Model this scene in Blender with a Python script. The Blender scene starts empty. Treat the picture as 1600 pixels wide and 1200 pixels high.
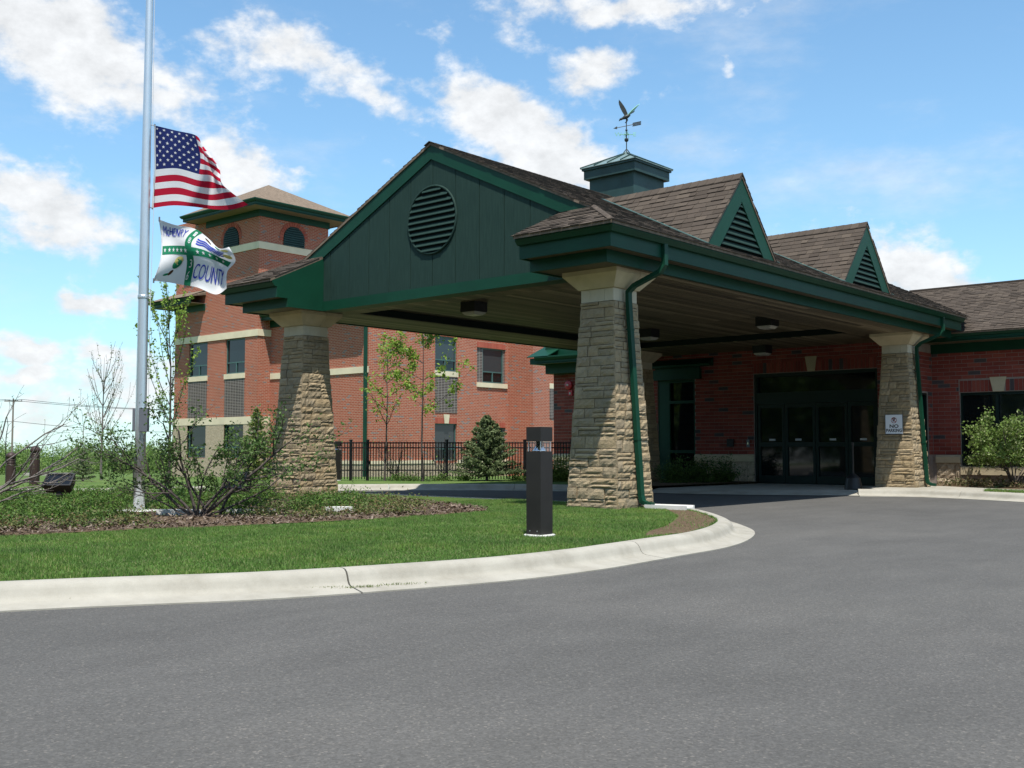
import bpy, bmesh, math, random
import numpy as np
from mathutils import Vector, Matrix

R = math.radians
scene = bpy.context.scene
COL = scene.collection
random.seed(7)
RNG = np.random.default_rng(11)

# ------------------------------------------------------------------ camera
CAM = Vector((9.881, -13.631, 1.05))
YAW, PITCH, FPX = R(41.166), R(3.491), 1667.6
cd = bpy.data.cameras.new('camera')
cam = bpy.data.objects.new('camera', cd)
COL.objects.link(cam)
cam.location = CAM
cam.rotation_euler = (R(90) + PITCH, 0, YAW)
cd.sensor_width = 36.0
cd.lens = 36.0 * FPX / 1600.0
cd.clip_start = 0.05
cd.clip_end = 3000
scene.camera = cam
FW = Vector((-math.sin(YAW) * math.cos(PITCH), math.cos(YAW) * math.cos(PITCH), math.sin(PITCH)))
RT = Vector((math.cos(YAW), math.sin(YAW), 0))
UP = RT.cross(FW)

# ------------------------------------------------------------------ sky, sun, exposure
SUN = Vector((0.32, -0.29, 1.0)).normalized()      # towards the sun
SUN_EL = math.asin(SUN.z)
SUN_AZ = math.atan2(SUN.x, SUN.y)
sl = bpy.data.lights.new('sun', 'SUN')
so = bpy.data.objects.new('sun', sl)
COL.objects.link(so)
sl.energy = 5.0
sl.angle = R(0.53)
sl.color = (1.0, 0.96, 0.90)
so.rotation_euler = SUN.to_track_quat('Z', 'Y').to_euler()
so.location = (20, -30, 60)

scene.view_settings.view_transform = 'Standard'
scene.view_settings.look = 'None'
scene.view_settings.gamma = 1.0
scene.view_settings.use_curve_mapping = False
scene.view_settings.exposure = 0.45
scene.cycles.max_bounces = 8
scene.cycles.transparent_max_bounces = 12
scene.cycles.use_denoising = True

world = bpy.data.worlds.new('World')
scene.world = world
world.use_nodes = True


def build_world():
    nt = world.node_tree
    nt.nodes.clear()
    N, L = nt.nodes.new, nt.links.new
    out = N('ShaderNodeOutputWorld')
    bg = N('ShaderNodeBackground')
    bg.inputs['Strength'].default_value = 0.14
    L(bg.outputs[0], out.inputs[0])
    sky = N('ShaderNodeTexSky')
    sky.sky_type = 'NISHITA'
    sky.sun_disc = False
    sky.sun_elevation = SUN_EL
    sky.sun_rotation = SUN_AZ
    sky.air_density = 1.0
    sky.dust_density = 0.15
    sky.ozone_density = 1.3
    tint = N('ShaderNodeMix'); tint.data_type = 'RGBA'; tint.blend_type = 'MULTIPLY'
    tint.inputs['Factor'].default_value = 1.0
    L(sky.outputs[0], tint.inputs['A'])
    tint.inputs['B'].default_value = (0.80, 1.03, 1.08, 1)
    tc = N('ShaderNodeTexCoord')
    sep = N('ShaderNodeSeparateXYZ')
    L(tc.outputs['Generated'], sep.inputs[0])

    def M(op, a, b=None, c=None):
        n = N('ShaderNodeMath'); n.operation = op
        for i, v in enumerate((a, b, c)):
            if v is None: continue
            if isinstance(v, (int, float)): n.inputs[i].default_value = v
            else: L(v, n.inputs[i])
        return n.outputs[0]
    az = M('ARCTAN2', sep.outputs[0], sep.outputs[1])       # azimuth, clockwise from +Y
    el = M('ARCSINE', M('MINIMUM', M('MAXIMUM', sep.outputs[2], -1.0), 1.0))
    # noise for cloud outlines, sampled on the direction sphere
    def noise(scale, detail, off, stretch=1.6):
        mp = N('ShaderNodeMapping'); mp.inputs['Scale'].default_value = (1, 1, stretch)
        mp.inputs['Location'].default_value = (off, off * 2.1, -off)
        L(tc.outputs['Generated'], mp.inputs[0])
        n = N('ShaderNodeTexNoise'); n.inputs['Scale'].default_value = scale
        n.inputs['Detail'].default_value = detail; n.inputs['Roughness'].default_value = 0.62
        L(mp.outputs[0], n.inputs['Vector'])
        return n
    n1 = noise(9, 7, 1.3); n2 = noise(34, 6, 4.2); n3 = noise(9, 4, 7.7)
    sc = N('ShaderNodeSeparateColor'); L(n3.outputs['Color'], sc.inputs[0])
    waz = M('ADD', az, M('MULTIPLY', M('SUBTRACT', sc.outputs[0], 0.5), 0.11))
    wel = M('ADD', el, M('MULTIPLY', M('SUBTRACT', sc.outputs[1], 0.5), 0.08))
    # banks of cumulus: centre (px of the photo turned into azimuth / elevation), half sizes, tilt, weight
    banks = [(60, 50, 190, 70, 14, 1.0), (200, 150, 170, 35, 10, .62), (470, 85, 140, 52, 14, .85), (545, 135, 110, 30, 18, .7),
             (790, 195, 130, 62, 30, 1.1), (885, 255, 90, 55, 25, 1.1), (700, 140, 70, 35, 20, .7),
             (910, 112, 80, 36, 2, .8), (820, 70, 40, 30, 40, .4), (985, 15, 140, 38, 6, .95), (1160, 5, 60, 18, 5, .6),
             (40, 320, 130, 50, 22, 1.0), (120, 365, 75, 32, 5, .75), (400, 255, 85, 52, 22, 1.0), (330, 45, 40, 22, 10, .5),
             (1435, 420, 85, 48, 12, 1.25), (1395, 435, 50, 32, 0, .9), (155, 466, 62, 17, 0, .9), (30, 548, 75, 28, 4, 1.0), (20, 590, 55, 24, 4, .8),
             (180, 560, 60, 22, 6, .8), (210, 605, 90, 45, 0, .85), (90, 640, 120, 34, 0, .6), (1157, 103, 22, 12, 0, .6), (1105, 95, 16, 12, 0, .35)]
    field = None
    for (px, py, ra, rb, rot, wgt) in banks:
        d = (FW + RT * ((px - 800) / FPX) - UP * ((py - 600) / FPX)).normalized()
        a0, e0 = math.atan2(d.x, d.y), math.asin(d.z)
        t = R(-rot); ce = math.cos(e0)
        ra, rb = ra / FPX, rb / FPX
        dx = M('MULTIPLY', M('SUBTRACT', waz, a0), ce); dy = M('SUBTRACT', wel, e0)
        u = M('ADD', M('MULTIPLY', dx, math.cos(t) / ra), M('MULTIPLY', dy, math.sin(t) / ra))
        v = M('ADD', M('MULTIPLY', dx, -math.sin(t) / rb), M('MULTIPLY', dy, math.cos(t) / rb))
        r2 = M('ADD', M('MULTIPLY', u, u), M('MULTIPLY', v, v))
        g = M('MULTIPLY', M('EXPONENT', M('MULTIPLY', r2, -0.9)), wgt)
        field = g if field is None else M('MAXIMUM', field, g)
    # beyond the frame: the same broken cumulus, from low noise
    off_az = M('ABSOLUTE', M('WRAP', M('ADD', az, YAW), math.pi, -math.pi))
    out_m = N('ShaderNodeMapRange'); out_m.inputs[1].default_value = 0.52; out_m.inputs[2].default_value = 0.75
    L(off_az, out_m.inputs[0])
    out_e = N('ShaderNodeMapRange'); out_e.inputs[1].default_value = 0.46; out_e.inputs[2].default_value = 0.6
    L(el, out_e.inputs[0])
    beyond = M('MAXIMUM', out_m.outputs[0], out_e.outputs[0])
    n4 = noise(3.2, 3, 12.0)
    gb = N('ShaderNodeMapRange'); gb.inputs[1].default_value = 0.50; gb.inputs[2].default_value = 0.68
    L(n4.outputs[0], gb.inputs[0])
    field = M('MAXIMUM', field, M('MULTIPLY', gb.outputs[0], beyond))
    f = M('ADD', field, M('MULTIPLY', M('SUBTRACT', n1.outputs[0], 0.5), 1.75))
    f = M('ADD', f, M('MULTIPLY', M('SUBTRACT', n2.outputs[0], 0.5), 0.95))
    mr = N('ShaderNodeMapRange'); mr.interpolation_type = 'SMOOTHSTEP'
    mr.inputs[1].default_value = 0.22; mr.inputs[2].default_value = 0.80
    L(f, mr.inputs[0])
    wisp = N('ShaderNodeMapRange'); wisp.interpolation_type = 'SMOOTHSTEP'
    wisp.inputs[1].default_value = 0.50; wisp.inputs[2].default_value = 0.85; wisp.inputs[4].default_value = 0.55
    n5 = noise(4.5, 9, 21.0, 2.6)
    L(n5.outputs[0], wisp.inputs[0])
    mask = M('MULTIPLY', M('MAXIMUM', mr.outputs[0], wisp.outputs[0]), 0.97)
    shade = N('ShaderNodeMapRange'); shade.inputs[1].default_value = 0.3; shade.inputs[2].default_value = 0.7
    shade.inputs[3].default_value = 0.78; shade.inputs[4].default_value = 1.03
    L(n2.outputs[0], shade.inputs[0])
    cc = N('ShaderNodeMix'); cc.data_type = 'RGBA'; cc.blend_type = 'MULTIPLY'; cc.inputs['Factor'].default_value = 1
    cc.inputs['A'].default_value = (5.25, 5.35, 5.45, 1)
    comb = N('ShaderNodeCombineColor')
    for i in range(3): L(shade.outputs[0], comb.inputs[i])
    L(comb.outputs[0], cc.inputs['B'])
    mix = N('ShaderNodeMix'); mix.data_type = 'RGBA'
    # pale, clean air towards the horizon all the way round
    hz = N('ShaderNodeMix'); hz.data_type = 'RGBA'
    L(M('MULTIPLY', M('EXPONENT', M('MULTIPLY', M('MAXIMUM', el, 0.0), -4.5)), 0.55), hz.inputs['Factor'])
    L(tint.outputs['Result'], hz.inputs['A']); hz.inputs['B'].default_value = (2.3, 3.8, 5.0, 1)
    L(mask, mix.inputs['Factor']); L(hz.outputs['Result'], mix.inputs['A']); L(cc.outputs['Result'], mix.inputs['B'])
    L(mix.outputs['Result'], bg.inputs['Color'])


build_world()

# ------------------------------------------------------------------ materials
MATS = {}


class NT:
    """small wrapper round a material's node tree"""
    def __init__(self, name, rough=0.7, spec=0.3):
        self.m = bpy.data.materials.new(name)
        self.m.use_nodes = True
        self.t = self.m.node_tree
        self.p = self.t.nodes['Principled BSDF']
        self.p.inputs['Roughness'].default_value = rough
        self.p.inputs['Specular IOR Level'].default_value = spec
        MATS[name] = self.m

    def n(self, typ, **kw):
        nd = self.t.nodes.new(typ)
        for k, v in kw.items(): setattr(nd, k, v)
        return nd

    def l(self, a, b): self.t.links.new(a, b)

    def math(self, op, a, b=None, c=None):
        n = self.n('ShaderNodeMath', operation=op)
        for i, v in enumerate((a, b, c)):
            if v is None: continue
            if isinstance(v, (int, float)): n.inputs[i].default_value = v
            else: self.l(v, n.inputs[i])
        return n.outputs[0]

    def noise(self, scale, detail=3, rough=0.55, vec=None, coord='Object', scl=None):
        if vec is None:
            tc = self.n('ShaderNodeTexCoord'); vec = tc.outputs[coord]
        if scl:
            mp = self.n('ShaderNodeMapping'); mp.inputs['Scale'].default_value = scl
            self.l(vec, mp.inputs[0]); vec = mp.outputs[0]
        n = self.n('ShaderNodeTexNoise'); n.inputs['Scale'].default_value = scale
        n.inputs['Detail'].default_value = detail; n.inputs['Roughness'].default_value = rough
        self.l(vec, n.inputs['Vector'])
        return n.outputs[0]

    def ramp(self, fac, stops, interp='LINEAR'):
        r = self.n('ShaderNodeValToRGB'); r.color_ramp.interpolation = interp
        els = r.color_ramp.elements
        while len(els) > 1: els.remove(els[-1])
        els[0].position = stops[0][0]; els[0].color = (*stops[0][1], 1)
        for p, c in stops[1:]:
            e = els.new(p); e.color = (*c, 1)
        self.l(fac, r.inputs[0])
        return r.outputs[0]

    def mixc(self, fac, a, b, blend='MIX'):
        m = self.n('ShaderNodeMix', data_type='RGBA', blend_type=blend)
        for key, v in (('Factor', fac), ('A', a), ('B', b)):
            if isinstance(v, (int, float)): m.inputs[key].default_value = v
            elif isinstance(v, tuple): m.inputs[key].default_value = (*v, 1)
            else: self.l(v, m.inputs[key])
        return m.outputs['Result']

    def rnd(self):
        """one number per piece: differs between objects and between loose islands"""
        oi = self.n('ShaderNodeObjectInfo'); g = self.n('ShaderNodeNewGeometry')
        return self.math('FRACT', self.math('ADD', oi.outputs['Random'], self.math('MULTIPLY', g.outputs['Random Per Island'], 7.31)))

    def color(self, c):
        if isinstance(c, tuple): self.p.inputs['Base Color'].default_value = (*c, 1)
        else: self.l(c, self.p.inputs['Base Color'])
        return self

    def bump(self, h, strength=0.4, dist=0.01):
        b = self.n('ShaderNodeBump'); b.inputs['Strength'].default_value = strength; b.inputs['Distance'].default_value = dist
        self.l(h, b.inputs['Height']); self.l(b.outputs[0], self.p.inputs['Normal'])
        return self


def vary(name, c, amt=0.12, scale=3.0, rough=0.6, spec=0.3, bump=0.0, fine=60, metal=0.0):
    k = NT(name, rough, spec)
    n = k.noise(scale, 4)
    lo = tuple(x * (1 - amt) for x in c); hi = tuple(min(1, x * (1 + amt)) for x in c)
    k.color(k.ramp(n, [(0.3, lo), (0.7, hi)]))
    k.p.inputs['Metallic'].default_value = metal
    if bump: k.bump(k.noise(fine, 4), bump, 0.01)
    return k.m


def brick_mat(name, c1, c2, cm, bw, bh, mortar, offset=0.5, dark=None):
    k = NT(name, 0.85, 0.2)
    tc = k.n('ShaderNodeTexCoord'); sep = k.n('ShaderNodeSeparateXYZ'); k.l(tc.outputs['Object'], sep.inputs[0])
    cb = k.n('ShaderNodeCombineXYZ')
    k.l(k.math('ADD', sep.outputs[0], sep.outputs[1]), cb.inputs[0]); k.l(sep.outputs[2], cb.inputs[1])
    b = k.n('ShaderNodeTexBrick'); b.offset = offset
    b.inputs['Scale'].default_value = 1.0
    b.inputs['Brick Width'].default_value = bw; b.inputs['Row Height'].default_value = bh
    b.inputs['Mortar Size'].default_value = mortar; b.inputs['Mortar Smooth'].default_value = 0.2
    b.inputs['Bias'].default_value = 0
    b.inputs['Color1'].default_value = (0, 0, 0, 1); b.inputs['Color2'].default_value = (1, 1, 1, 1); b.inputs['Mortar'].default_value = (.5, .5, .5, 1)
    k.l(cb.outputs[0], b.inputs['Vector'])
    stops = [(0.0, c1), (0.5, c2), (0.86, c1)]
    if dark: stops += [(0.93, c1), (0.94, dark), (1.0, dark)]
    col = k.ramp(b.outputs['Color'], stops)
    col = k.mixc(0.35, col, k.ramp(k.noise(0.6, 4), [(0.35, (.75, .75, .75)), (0.65, (1.12, 1.12, 1.12))]), 'MULTIPLY')
    col = k.mixc(b.outputs['Fac'], col, cm)
    k.color(col)
    k.bump(k.math('SUBTRACT', 1.0, b.outputs['Fac']), 0.7, 0.008)
    return k.m


def make_materials():
    G = (0.0035, 0.044, 0.0225)
    vary('green_trim', G, 0.12, 2.0, 0.5, 0.25)
    k = NT('green_board', 0.75, 0.25)
    streak = k.noise(5, 5, 0.6, scl=(6, 6, 0.5))
    k.color(k.ramp(streak, [(0.3, (.009, .029, .022)), (0.7, (.017, .043, .033))]))
    k.bump(k.noise(90, 3, scl=(1, 1, .06)), 0.25, 0.004)
    vary('green_metal', (0.16, 0.22, 0.205), 0.15, 4, 0.35, 0.5)
    vary('valley_metal', (0.050, 0.095, 0.086), 0.15, 4, 0.4, 0.4)
    vary('frame_green_shaded', (0.002, 0.014, 0.011), 0.1, 3, 0.45, 0.35)  # frame green darkened so that the colour carries the entrance's deep shade
    vary('coffer_shade_green', (0.002, 0.009, 0.007), 0.1, 3, 0.6, 0.2)  # darker copy of the trim green: the coffer's shade is put into the colour
    vary('window_green', (0.055, 0.115, 0.105), 0.1, 3, 0.45, 0.4)
    vary('cupola_wall', (0.020, 0.050, 0.045), 0.25, 3, 0.55, 0.4)
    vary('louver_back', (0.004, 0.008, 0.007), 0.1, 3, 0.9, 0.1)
    # masonry
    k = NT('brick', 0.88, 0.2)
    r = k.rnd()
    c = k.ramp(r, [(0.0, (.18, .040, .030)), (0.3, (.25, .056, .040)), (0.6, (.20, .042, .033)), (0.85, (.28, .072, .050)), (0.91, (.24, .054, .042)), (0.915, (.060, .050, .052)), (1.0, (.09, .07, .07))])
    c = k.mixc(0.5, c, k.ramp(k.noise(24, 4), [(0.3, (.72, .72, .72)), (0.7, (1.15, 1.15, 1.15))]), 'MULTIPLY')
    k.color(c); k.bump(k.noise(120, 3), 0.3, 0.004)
    vary('mortar', (.27, .225, .195), 0.12, 20, 0.95, 0.1, 0.3)
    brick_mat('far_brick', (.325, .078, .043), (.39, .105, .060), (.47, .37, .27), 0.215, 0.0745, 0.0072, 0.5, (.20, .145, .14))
    k = NT('far_soldier', 0.88, 0.2)
    k.color(k.ramp(k.rnd(), [(0, (.32, .075, .050)), (1, (.40, .11, .07))]))
    brick_mat('dark_brick', (.055, .043, .040), (.085, .066, .060), (.36, .32, .28), 0.215, 0.0745, 0.009, 0.0)
    k = NT('stone', 0.9, 0.2)
    r = k.rnd()
    c = k.ramp(r, [(0.0, (.32, .245, .145)), (0.25, (.37, .285, .175)), (0.5, (.25, .205, .135)), (0.75, (.40, .315, .20)), (1.0, (.28, .225, .15))])
    c = k.mixc(0.75, c, k.ramp(k.noise(9, 6, 0.65), [(0.25, (.62, .62, .64)), (0.5, (1, .98, .95)), (0.75, (1.18, 1.14, 1.08))]), 'MULTIPLY')
    c = k.mixc(k.math('MULTIPLY', k.ramp(k.noise(3.1, 5, .7), [(0.55, (0, 0, 0)), (0.72, (1, 1, 1))]), 0.45), c, (.20, .185, .15))
    k.color(c); k.bump(k.noise(26, 7, 0.75), 1.0, 0.022)
    k = NT('stone_joint', 0.95, 0.1); k.color((.13, .112, .085))
    vary('cap_stone', (.48, .40, .265), 0.10, 4, 0.85, 0.2, 0.15, 80)
    vary('neck_stone', (.52, .46, .34), 0.06, 5, 0.85, 0.2, 0.1, 80)
    vary('band_stone', (.66, .57, .40), 0.08, 2, 0.85, 0.2)
    k = NT('split_face', 0.95, 0.15)
    k.color(k.ramp(k.noise(14, 5, .7), [(0.3, (.30, .235, .16)), (0.7, (.55, .45, .32))])); k.bump(k.noise(22, 5, .7), 1.0, 0.03)
    # roofs
    k = NT('shingle', 0.95, 0.1)
    r = k.rnd()
    c = k.ramp(r, [(0.0, (.060, .048, .038)), (0.3, (.084, .067, .053)), (0.55, (.068, .055, .044)), (0.8, (.100, .080, .062)), (1.0, (.074, .060, .048))])
    c = k.mixc(0.45, c, k.ramp(k.noise(160, 2, .7), [(0.3, (.6, .6, .6)), (0.7, (1.35, 1.35, 1.35))]), 'MULTIPLY')
    k.color(c); k.bump(k.noise(220, 2), 0.4, 0.003)
    k = NT('shingle_far', 0.95, 0.1)
    c = k.ramp(k.noise(6.5, 6, .9, scl=(1, 1, 2.4)), [(0.36, (.10, .078, .056)), (0.5, (.17, .130, .095)), (0.64, (.24, .185, .135))])
    k.color(c)
    # ground
    k = NT('asphalt', 0.92, 0.25)
    v = k.n('ShaderNodeTexVoronoi'); v.inputs['Scale'].default_value = 105
    tc = k.n('ShaderNodeTexCoord'); k.l(tc.outputs['Object'], v.inputs['Vector'])
    sepc = k.n('ShaderNodeSeparateColor'); k.l(v.outputs['Color'], sepc.inputs[0])
    c = k.ramp(sepc.outputs[0], [(0.0, (.072, .069, .063)), (0.5, (.086, .083, .076)), (0.90, (.098, .094, .087)), (0.97, (.118, .111, .098)), (1.0, (.145, .133, .117))])
    c = k.mixc(0.8, c, k.ramp(k.noise(0.35, 6, .6), [(0.3, (.80, .80, .80)), (0.5, (.98, .98, .98)), (0.7, (1.16, 1.15, 1.13))]), 'MULTIPLY')
    c = k.mixc(0.6, c, k.ramp(k.noise(2.2, 6, .7, scl=(1, .35, 1)), [(0.3, (.82, .82, .82)), (0.7, (1.16, 1.16, 1.16))]), 'MULTIPLY')
    c = k.mixc(0.5, c, k.ramp(k.noise(38, 3, .7), [(0.3, (.72, .72, .72)), (0.7, (1.25, 1.25, 1.25))]), 'MULTIPLY')
    k.color(c)
    h = k.math('ADD', k.math('MULTIPLY', v.outputs['Distance'], 0.7), k.noise(70, 3))
    k.bump(h, 0.4, 0.005)
    k = NT('concrete', 0.9, 0.2)
    c = k.ramp(k.noise(2.2, 6, .65), [(0.28, (.25, .232, .188)), (0.5, (.325, .305, .255)), (0.72, (.375, .355, .30))])
    c = k.mixc(0.35, c, k.ramp(k.noise(120, 3, .7), [(0.3, (.8, .8, .8)), (0.7, (1.1, 1.1, 1.1))]), 'MULTIPLY')
    c = k.mixc(k.math('MULTIPLY', k.ramp(k.noise(7, 6, .75, scl=(1, 1, .4)), [(0.56, (0, 0, 0)), (0.75, (1, 1, 1))]), 0.6), c, (.25, .24, .20))
    k.color(c); k.bump(k.noise(150, 4), 0.3, 0.003)
    vary('white_concrete', (.56, .55, .51), 0.08, 6, 0.85, 0.2, 0.2, 90)
    k = NT('lawn', 0.95, 0.1)
    c = k.ramp(k.noise(1.1, 6, .7), [(0.3, (.050, .095, .022)), (0.5, (.085, .14, .035)), (0.7, (.14, .175, .055))])
    c = k.mixc(0.6, c, k.ramp(k.noise(26, 4, .7), [(0.3, (.6, .6, .6)), (0.7, (1.3, 1.3, 1.3))]), 'MULTIPLY')
    k.color(c); k.bump(k.noise(60, 4), 0.6, 0.03)
    k = NT('soil', 0.98, 0.1)
    c = k.ramp(k.noise(18, 6, .75), [(0.3, (.060, .042, .027)), (0.5, (.115, .080, .050)), (0.7, (.18, .13, .085))])
    k.color(c); k.bump(k.noise(45, 5, .7), 0.9, 0.02)
    k = NT('lawn_soil', 0.98, 0.1)
    c = k.ramp(k.noise(1.4, 5, .7), [(0.3, (.050, .090, .020)), (0.55, (.075, .115, .028)), (0.75, (.13, .12, .05))])
    k.color(c); k.bump(k.noise(60, 5, .7), 0.9, 0.02)
    k = NT('mulch', 0.98, 0.1)
    k.color(k.ramp(k.rnd(), [(0.0, (.040, .028, .021)), (0.35, (.075, .053, .040)), (0.7, (.13, .097, .074)), (1.0, (.24, .19, .15))]))
    # glass and metals
    k = NT('glass_dark', 0.04, 0.5); k.color((.006, .009, .010))
    k = NT('lamp_glass', 0.12, 0.12); k.color((.010, .013, .018))
    k = NT('glass_blind', 0.08, 0.5); k.color((.035, .042, .045))
    k = NT('clear_plastic', 0.05, 0.5)
    tr = k.n('ShaderNodeBsdfTransparent'); gl = k.n('ShaderNodeBsdfGlossy'); gl.inputs['Roughness'].default_value = .05
    mx = k.n('ShaderNodeMixShader'); mx.inputs[0].default_value = 0.07
    k.l(tr.outputs[0], mx.inputs[1]); k.l(gl.outputs[0], mx.inputs[2]); k.l(mx.outputs[0], k.t.nodes['Material Output'].inputs[0])
    vary('lens', (.42, .40, .35), 0.08, 8, 0.35, 0.4)
    vary('black_metal', (.012, .012, .013), 0.2, 8, 0.45, 0.35)
    vary('bronze_metal', (.023, .020, .018), 0.18, 4, 0.5, 0.3)
    vary('brown_metal', (.045, .026, .022), 0.18, 4, 0.5, 0.3)
    vary('silver_metal', (.62, .66, .68), 0.05, 2, 0.38, 0.5, 0, 60, 0.75)
    vary('chrome', (.75, .78, .82), 0.03, 2, 0.12, 0.5, 0, 60, 1.0)
    vary('box_metal', (.16, .165, .18), 0.08, 5, 0.5, 0.4, 0, 60, 0.4)
    vary('copper_dark', (.030, .034, .030), 0.3, 14, 0.5, 0.4, 0, 60, 0.3)
    vary('copper_green', (.22, .46, .36), 0.2, 14, 0.7, 0.3)
    vary('red_paint', (.42, .02, .03), 0.1, 8, 0.35, 0.45)
    k = NT('sign_white', 0.45, 0.4); k.color((.74, .76, .80))
    k = NT('sign_black', 0.6, 0.3); k.color((.012, .012, .016))
    k = NT('sign_red', 0.6, 0.3); k.color((.30, .05, .04))
    k = NT('sticker', 0.6, 0.3); k.color((.55, .56, .58))
    vary('wood_pole', (.20, .17, .14), 0.2, 8, 0.9, 0.15)
    k = NT('soffit_wood', 0.55, 0.35)
    c = k.ramp(k.rnd(), [(0.0, (.070, .054, .033)), (0.4, (.115, .092, .058)), (0.8, (.155, .125, .08)), (1.0, (.26, .21, .14))])
    c = k.mixc(0.7, c, k.ramp(k.noise(6, 5, .6, scl=(8, .35, 8)), [(0.3, (.6, .6, .6)), (0.7, (1.25, 1.25, 1.25))]), 'MULTIPLY')
    k.color(c)
    # cloth
    for nm, c in (('flag_red', (.42, .012, .035)), ('flag_white', (.70, .70, .70)), ('flag_blue', (.018, .028, .12)), ('flag_green', (.02, .20, .10)),
                  ('print_blue', (.05, .07, .42)), ('print_yellow', (.62, .56, .20)), ('print_brown', (.09, .05, .03))):
        k = NT(nm, 0.9, 0.1)
        k.color(c)
        tr = k.n('ShaderNodeBsdfTranslucent'); tr.inputs[0].default_value = (*c, 1)
        mx = k.n('ShaderNodeMixShader'); mx.inputs[0].default_value = 0.28
        k.l(k.p.outputs[0], mx.inputs[1]); k.l(tr.outputs[0], mx.inputs[2])
        k.l(mx.outputs[0], k.t.nodes['Material Output'].inputs[0])
    # plants
    def leafmat(nm, cols, trans=0.3):
        k = NT(nm, 0.6, 0.25)
        n = len(cols)
        c = k.ramp(k.rnd(), [(i / max(1, n - 1), q) for i, q in enumerate(cols)])
        if nm == 'grass_blade':
            c = k.mixc(0.9, c, k.ramp(k.noise(1.3, 5, .7), [(0.28, (.74, .78, .80)), (0.5, (1.08, 1.04, 1.0)), (0.72, (1.55, 1.28, 1.15))]), 'MULTIPLY')
        k.color(c)
        tr = k.n('ShaderNodeBsdfTranslucent'); k.l(c, tr.inputs[0])
        mx = k.n('ShaderNodeMixShader'); mx.inputs[0].default_value = trans
        k.l(k.p.outputs[0], mx.inputs[1]); k.l(tr.outputs[0], mx.inputs[2])
        k.l(mx.outputs[0], k.t.nodes['Material Output'].inputs[0])
    leafmat('leaf_shrub', [(.045, .095, .020), (.085, .155, .036), (.12, .19, .05), (.06, .105, .03)])
    leafmat('leaf_spring', [(.15, .25, .028), (.22, .33, .045), (.28, .39, .065), (.16, .26, .04)], 0.4)
    leafmat('leaf_bud', [(.16, .20, .06), (.22, .25, .10), (.12, .16, .05)], 0.35)
    leafmat('leaf_pale', [(.12, .20, .04), (.18, .27, .06), (.09, .15, .03), (.15, .22, .05), (.36, .40, .20)], 0.3)
    leafmat('leaf_juniper', [(.034, .080, .013), (.075, .155, .024), (.125, .215, .036), (.05, .105, .020), (.13, .125, .045)], 0.25)
    leafmat('leaf_rust', [(.07, .12, .030), (.11, .15, .04), (.16, .16, .06), (.17, .10, .05)], 0.25)
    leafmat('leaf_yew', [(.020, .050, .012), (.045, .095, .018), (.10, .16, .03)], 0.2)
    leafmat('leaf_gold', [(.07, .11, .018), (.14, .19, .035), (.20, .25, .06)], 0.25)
    leafmat('leaf_spruce', [(.085, .125, .050), (.15, .20, .085), (.22, .265, .125)], 0.3)
    leafmat('leaf_wood', [(.075, .145, .026), (.125, .21, .045), (.18, .265, .065), (.21, .28, .095)], 0.3)
    leafmat('leaf_dry', [(.16, .10, .06), (.10, .12, .04), (.20, .13, .08), (.08, .12, .03)], 0.25)
    leafmat('grass_blade', [(.070, .165, .026), (.098, .215, .036), (.125, .25, .048), (.08, .175, .028), (.19, .25, .085), (.075, .155, .026), (.25, .25, .12)], 0.35)
    vary('bark', (.075, .062, .055), 0.3, 20, 0.95, 0.1, 0.5, 60)
    vary('bark_pale', (.16, .14, .125), 0.3, 20, 0.95, 0.1, 0.5, 60)


make_materials()

# ------------------------------------------------------------------ mesh helpers


def tag(o, label=None, cat=None, group=None, kind=None):
    if label: o['label'] = label
    if cat: o['category'] = cat
    if group: o['group'] = group
    if kind: o['kind'] = kind
    return o


def thing(name, loc, label, cat, group=None):
    o = bpy.data.objects.new(name, None)
    o.empty_display_size = 0.2
    COL.objects.link(o)
    o.location = loc
    return tag(o, label, cat, group)


def wloc(o):
    v = Vector((0, 0, 0))
    while o is not None:
        v += Vector(o.location); o = o.parent
    return v


def link(name, me, parent=None, kind=None, loc=None):
    o = bpy.data.objects.new(name, me)
    COL.objects.link(o)
    if parent is not None: o.parent = parent
    if loc is not None: o.location = loc
    if kind: o['kind'] = kind
    return o


def copy_tree(o, parent=None):
    c = o.copy(); COL.objects.link(c); c.parent = parent
    for ch in list(o.children): copy_tree(ch, c)
    return c


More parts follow.
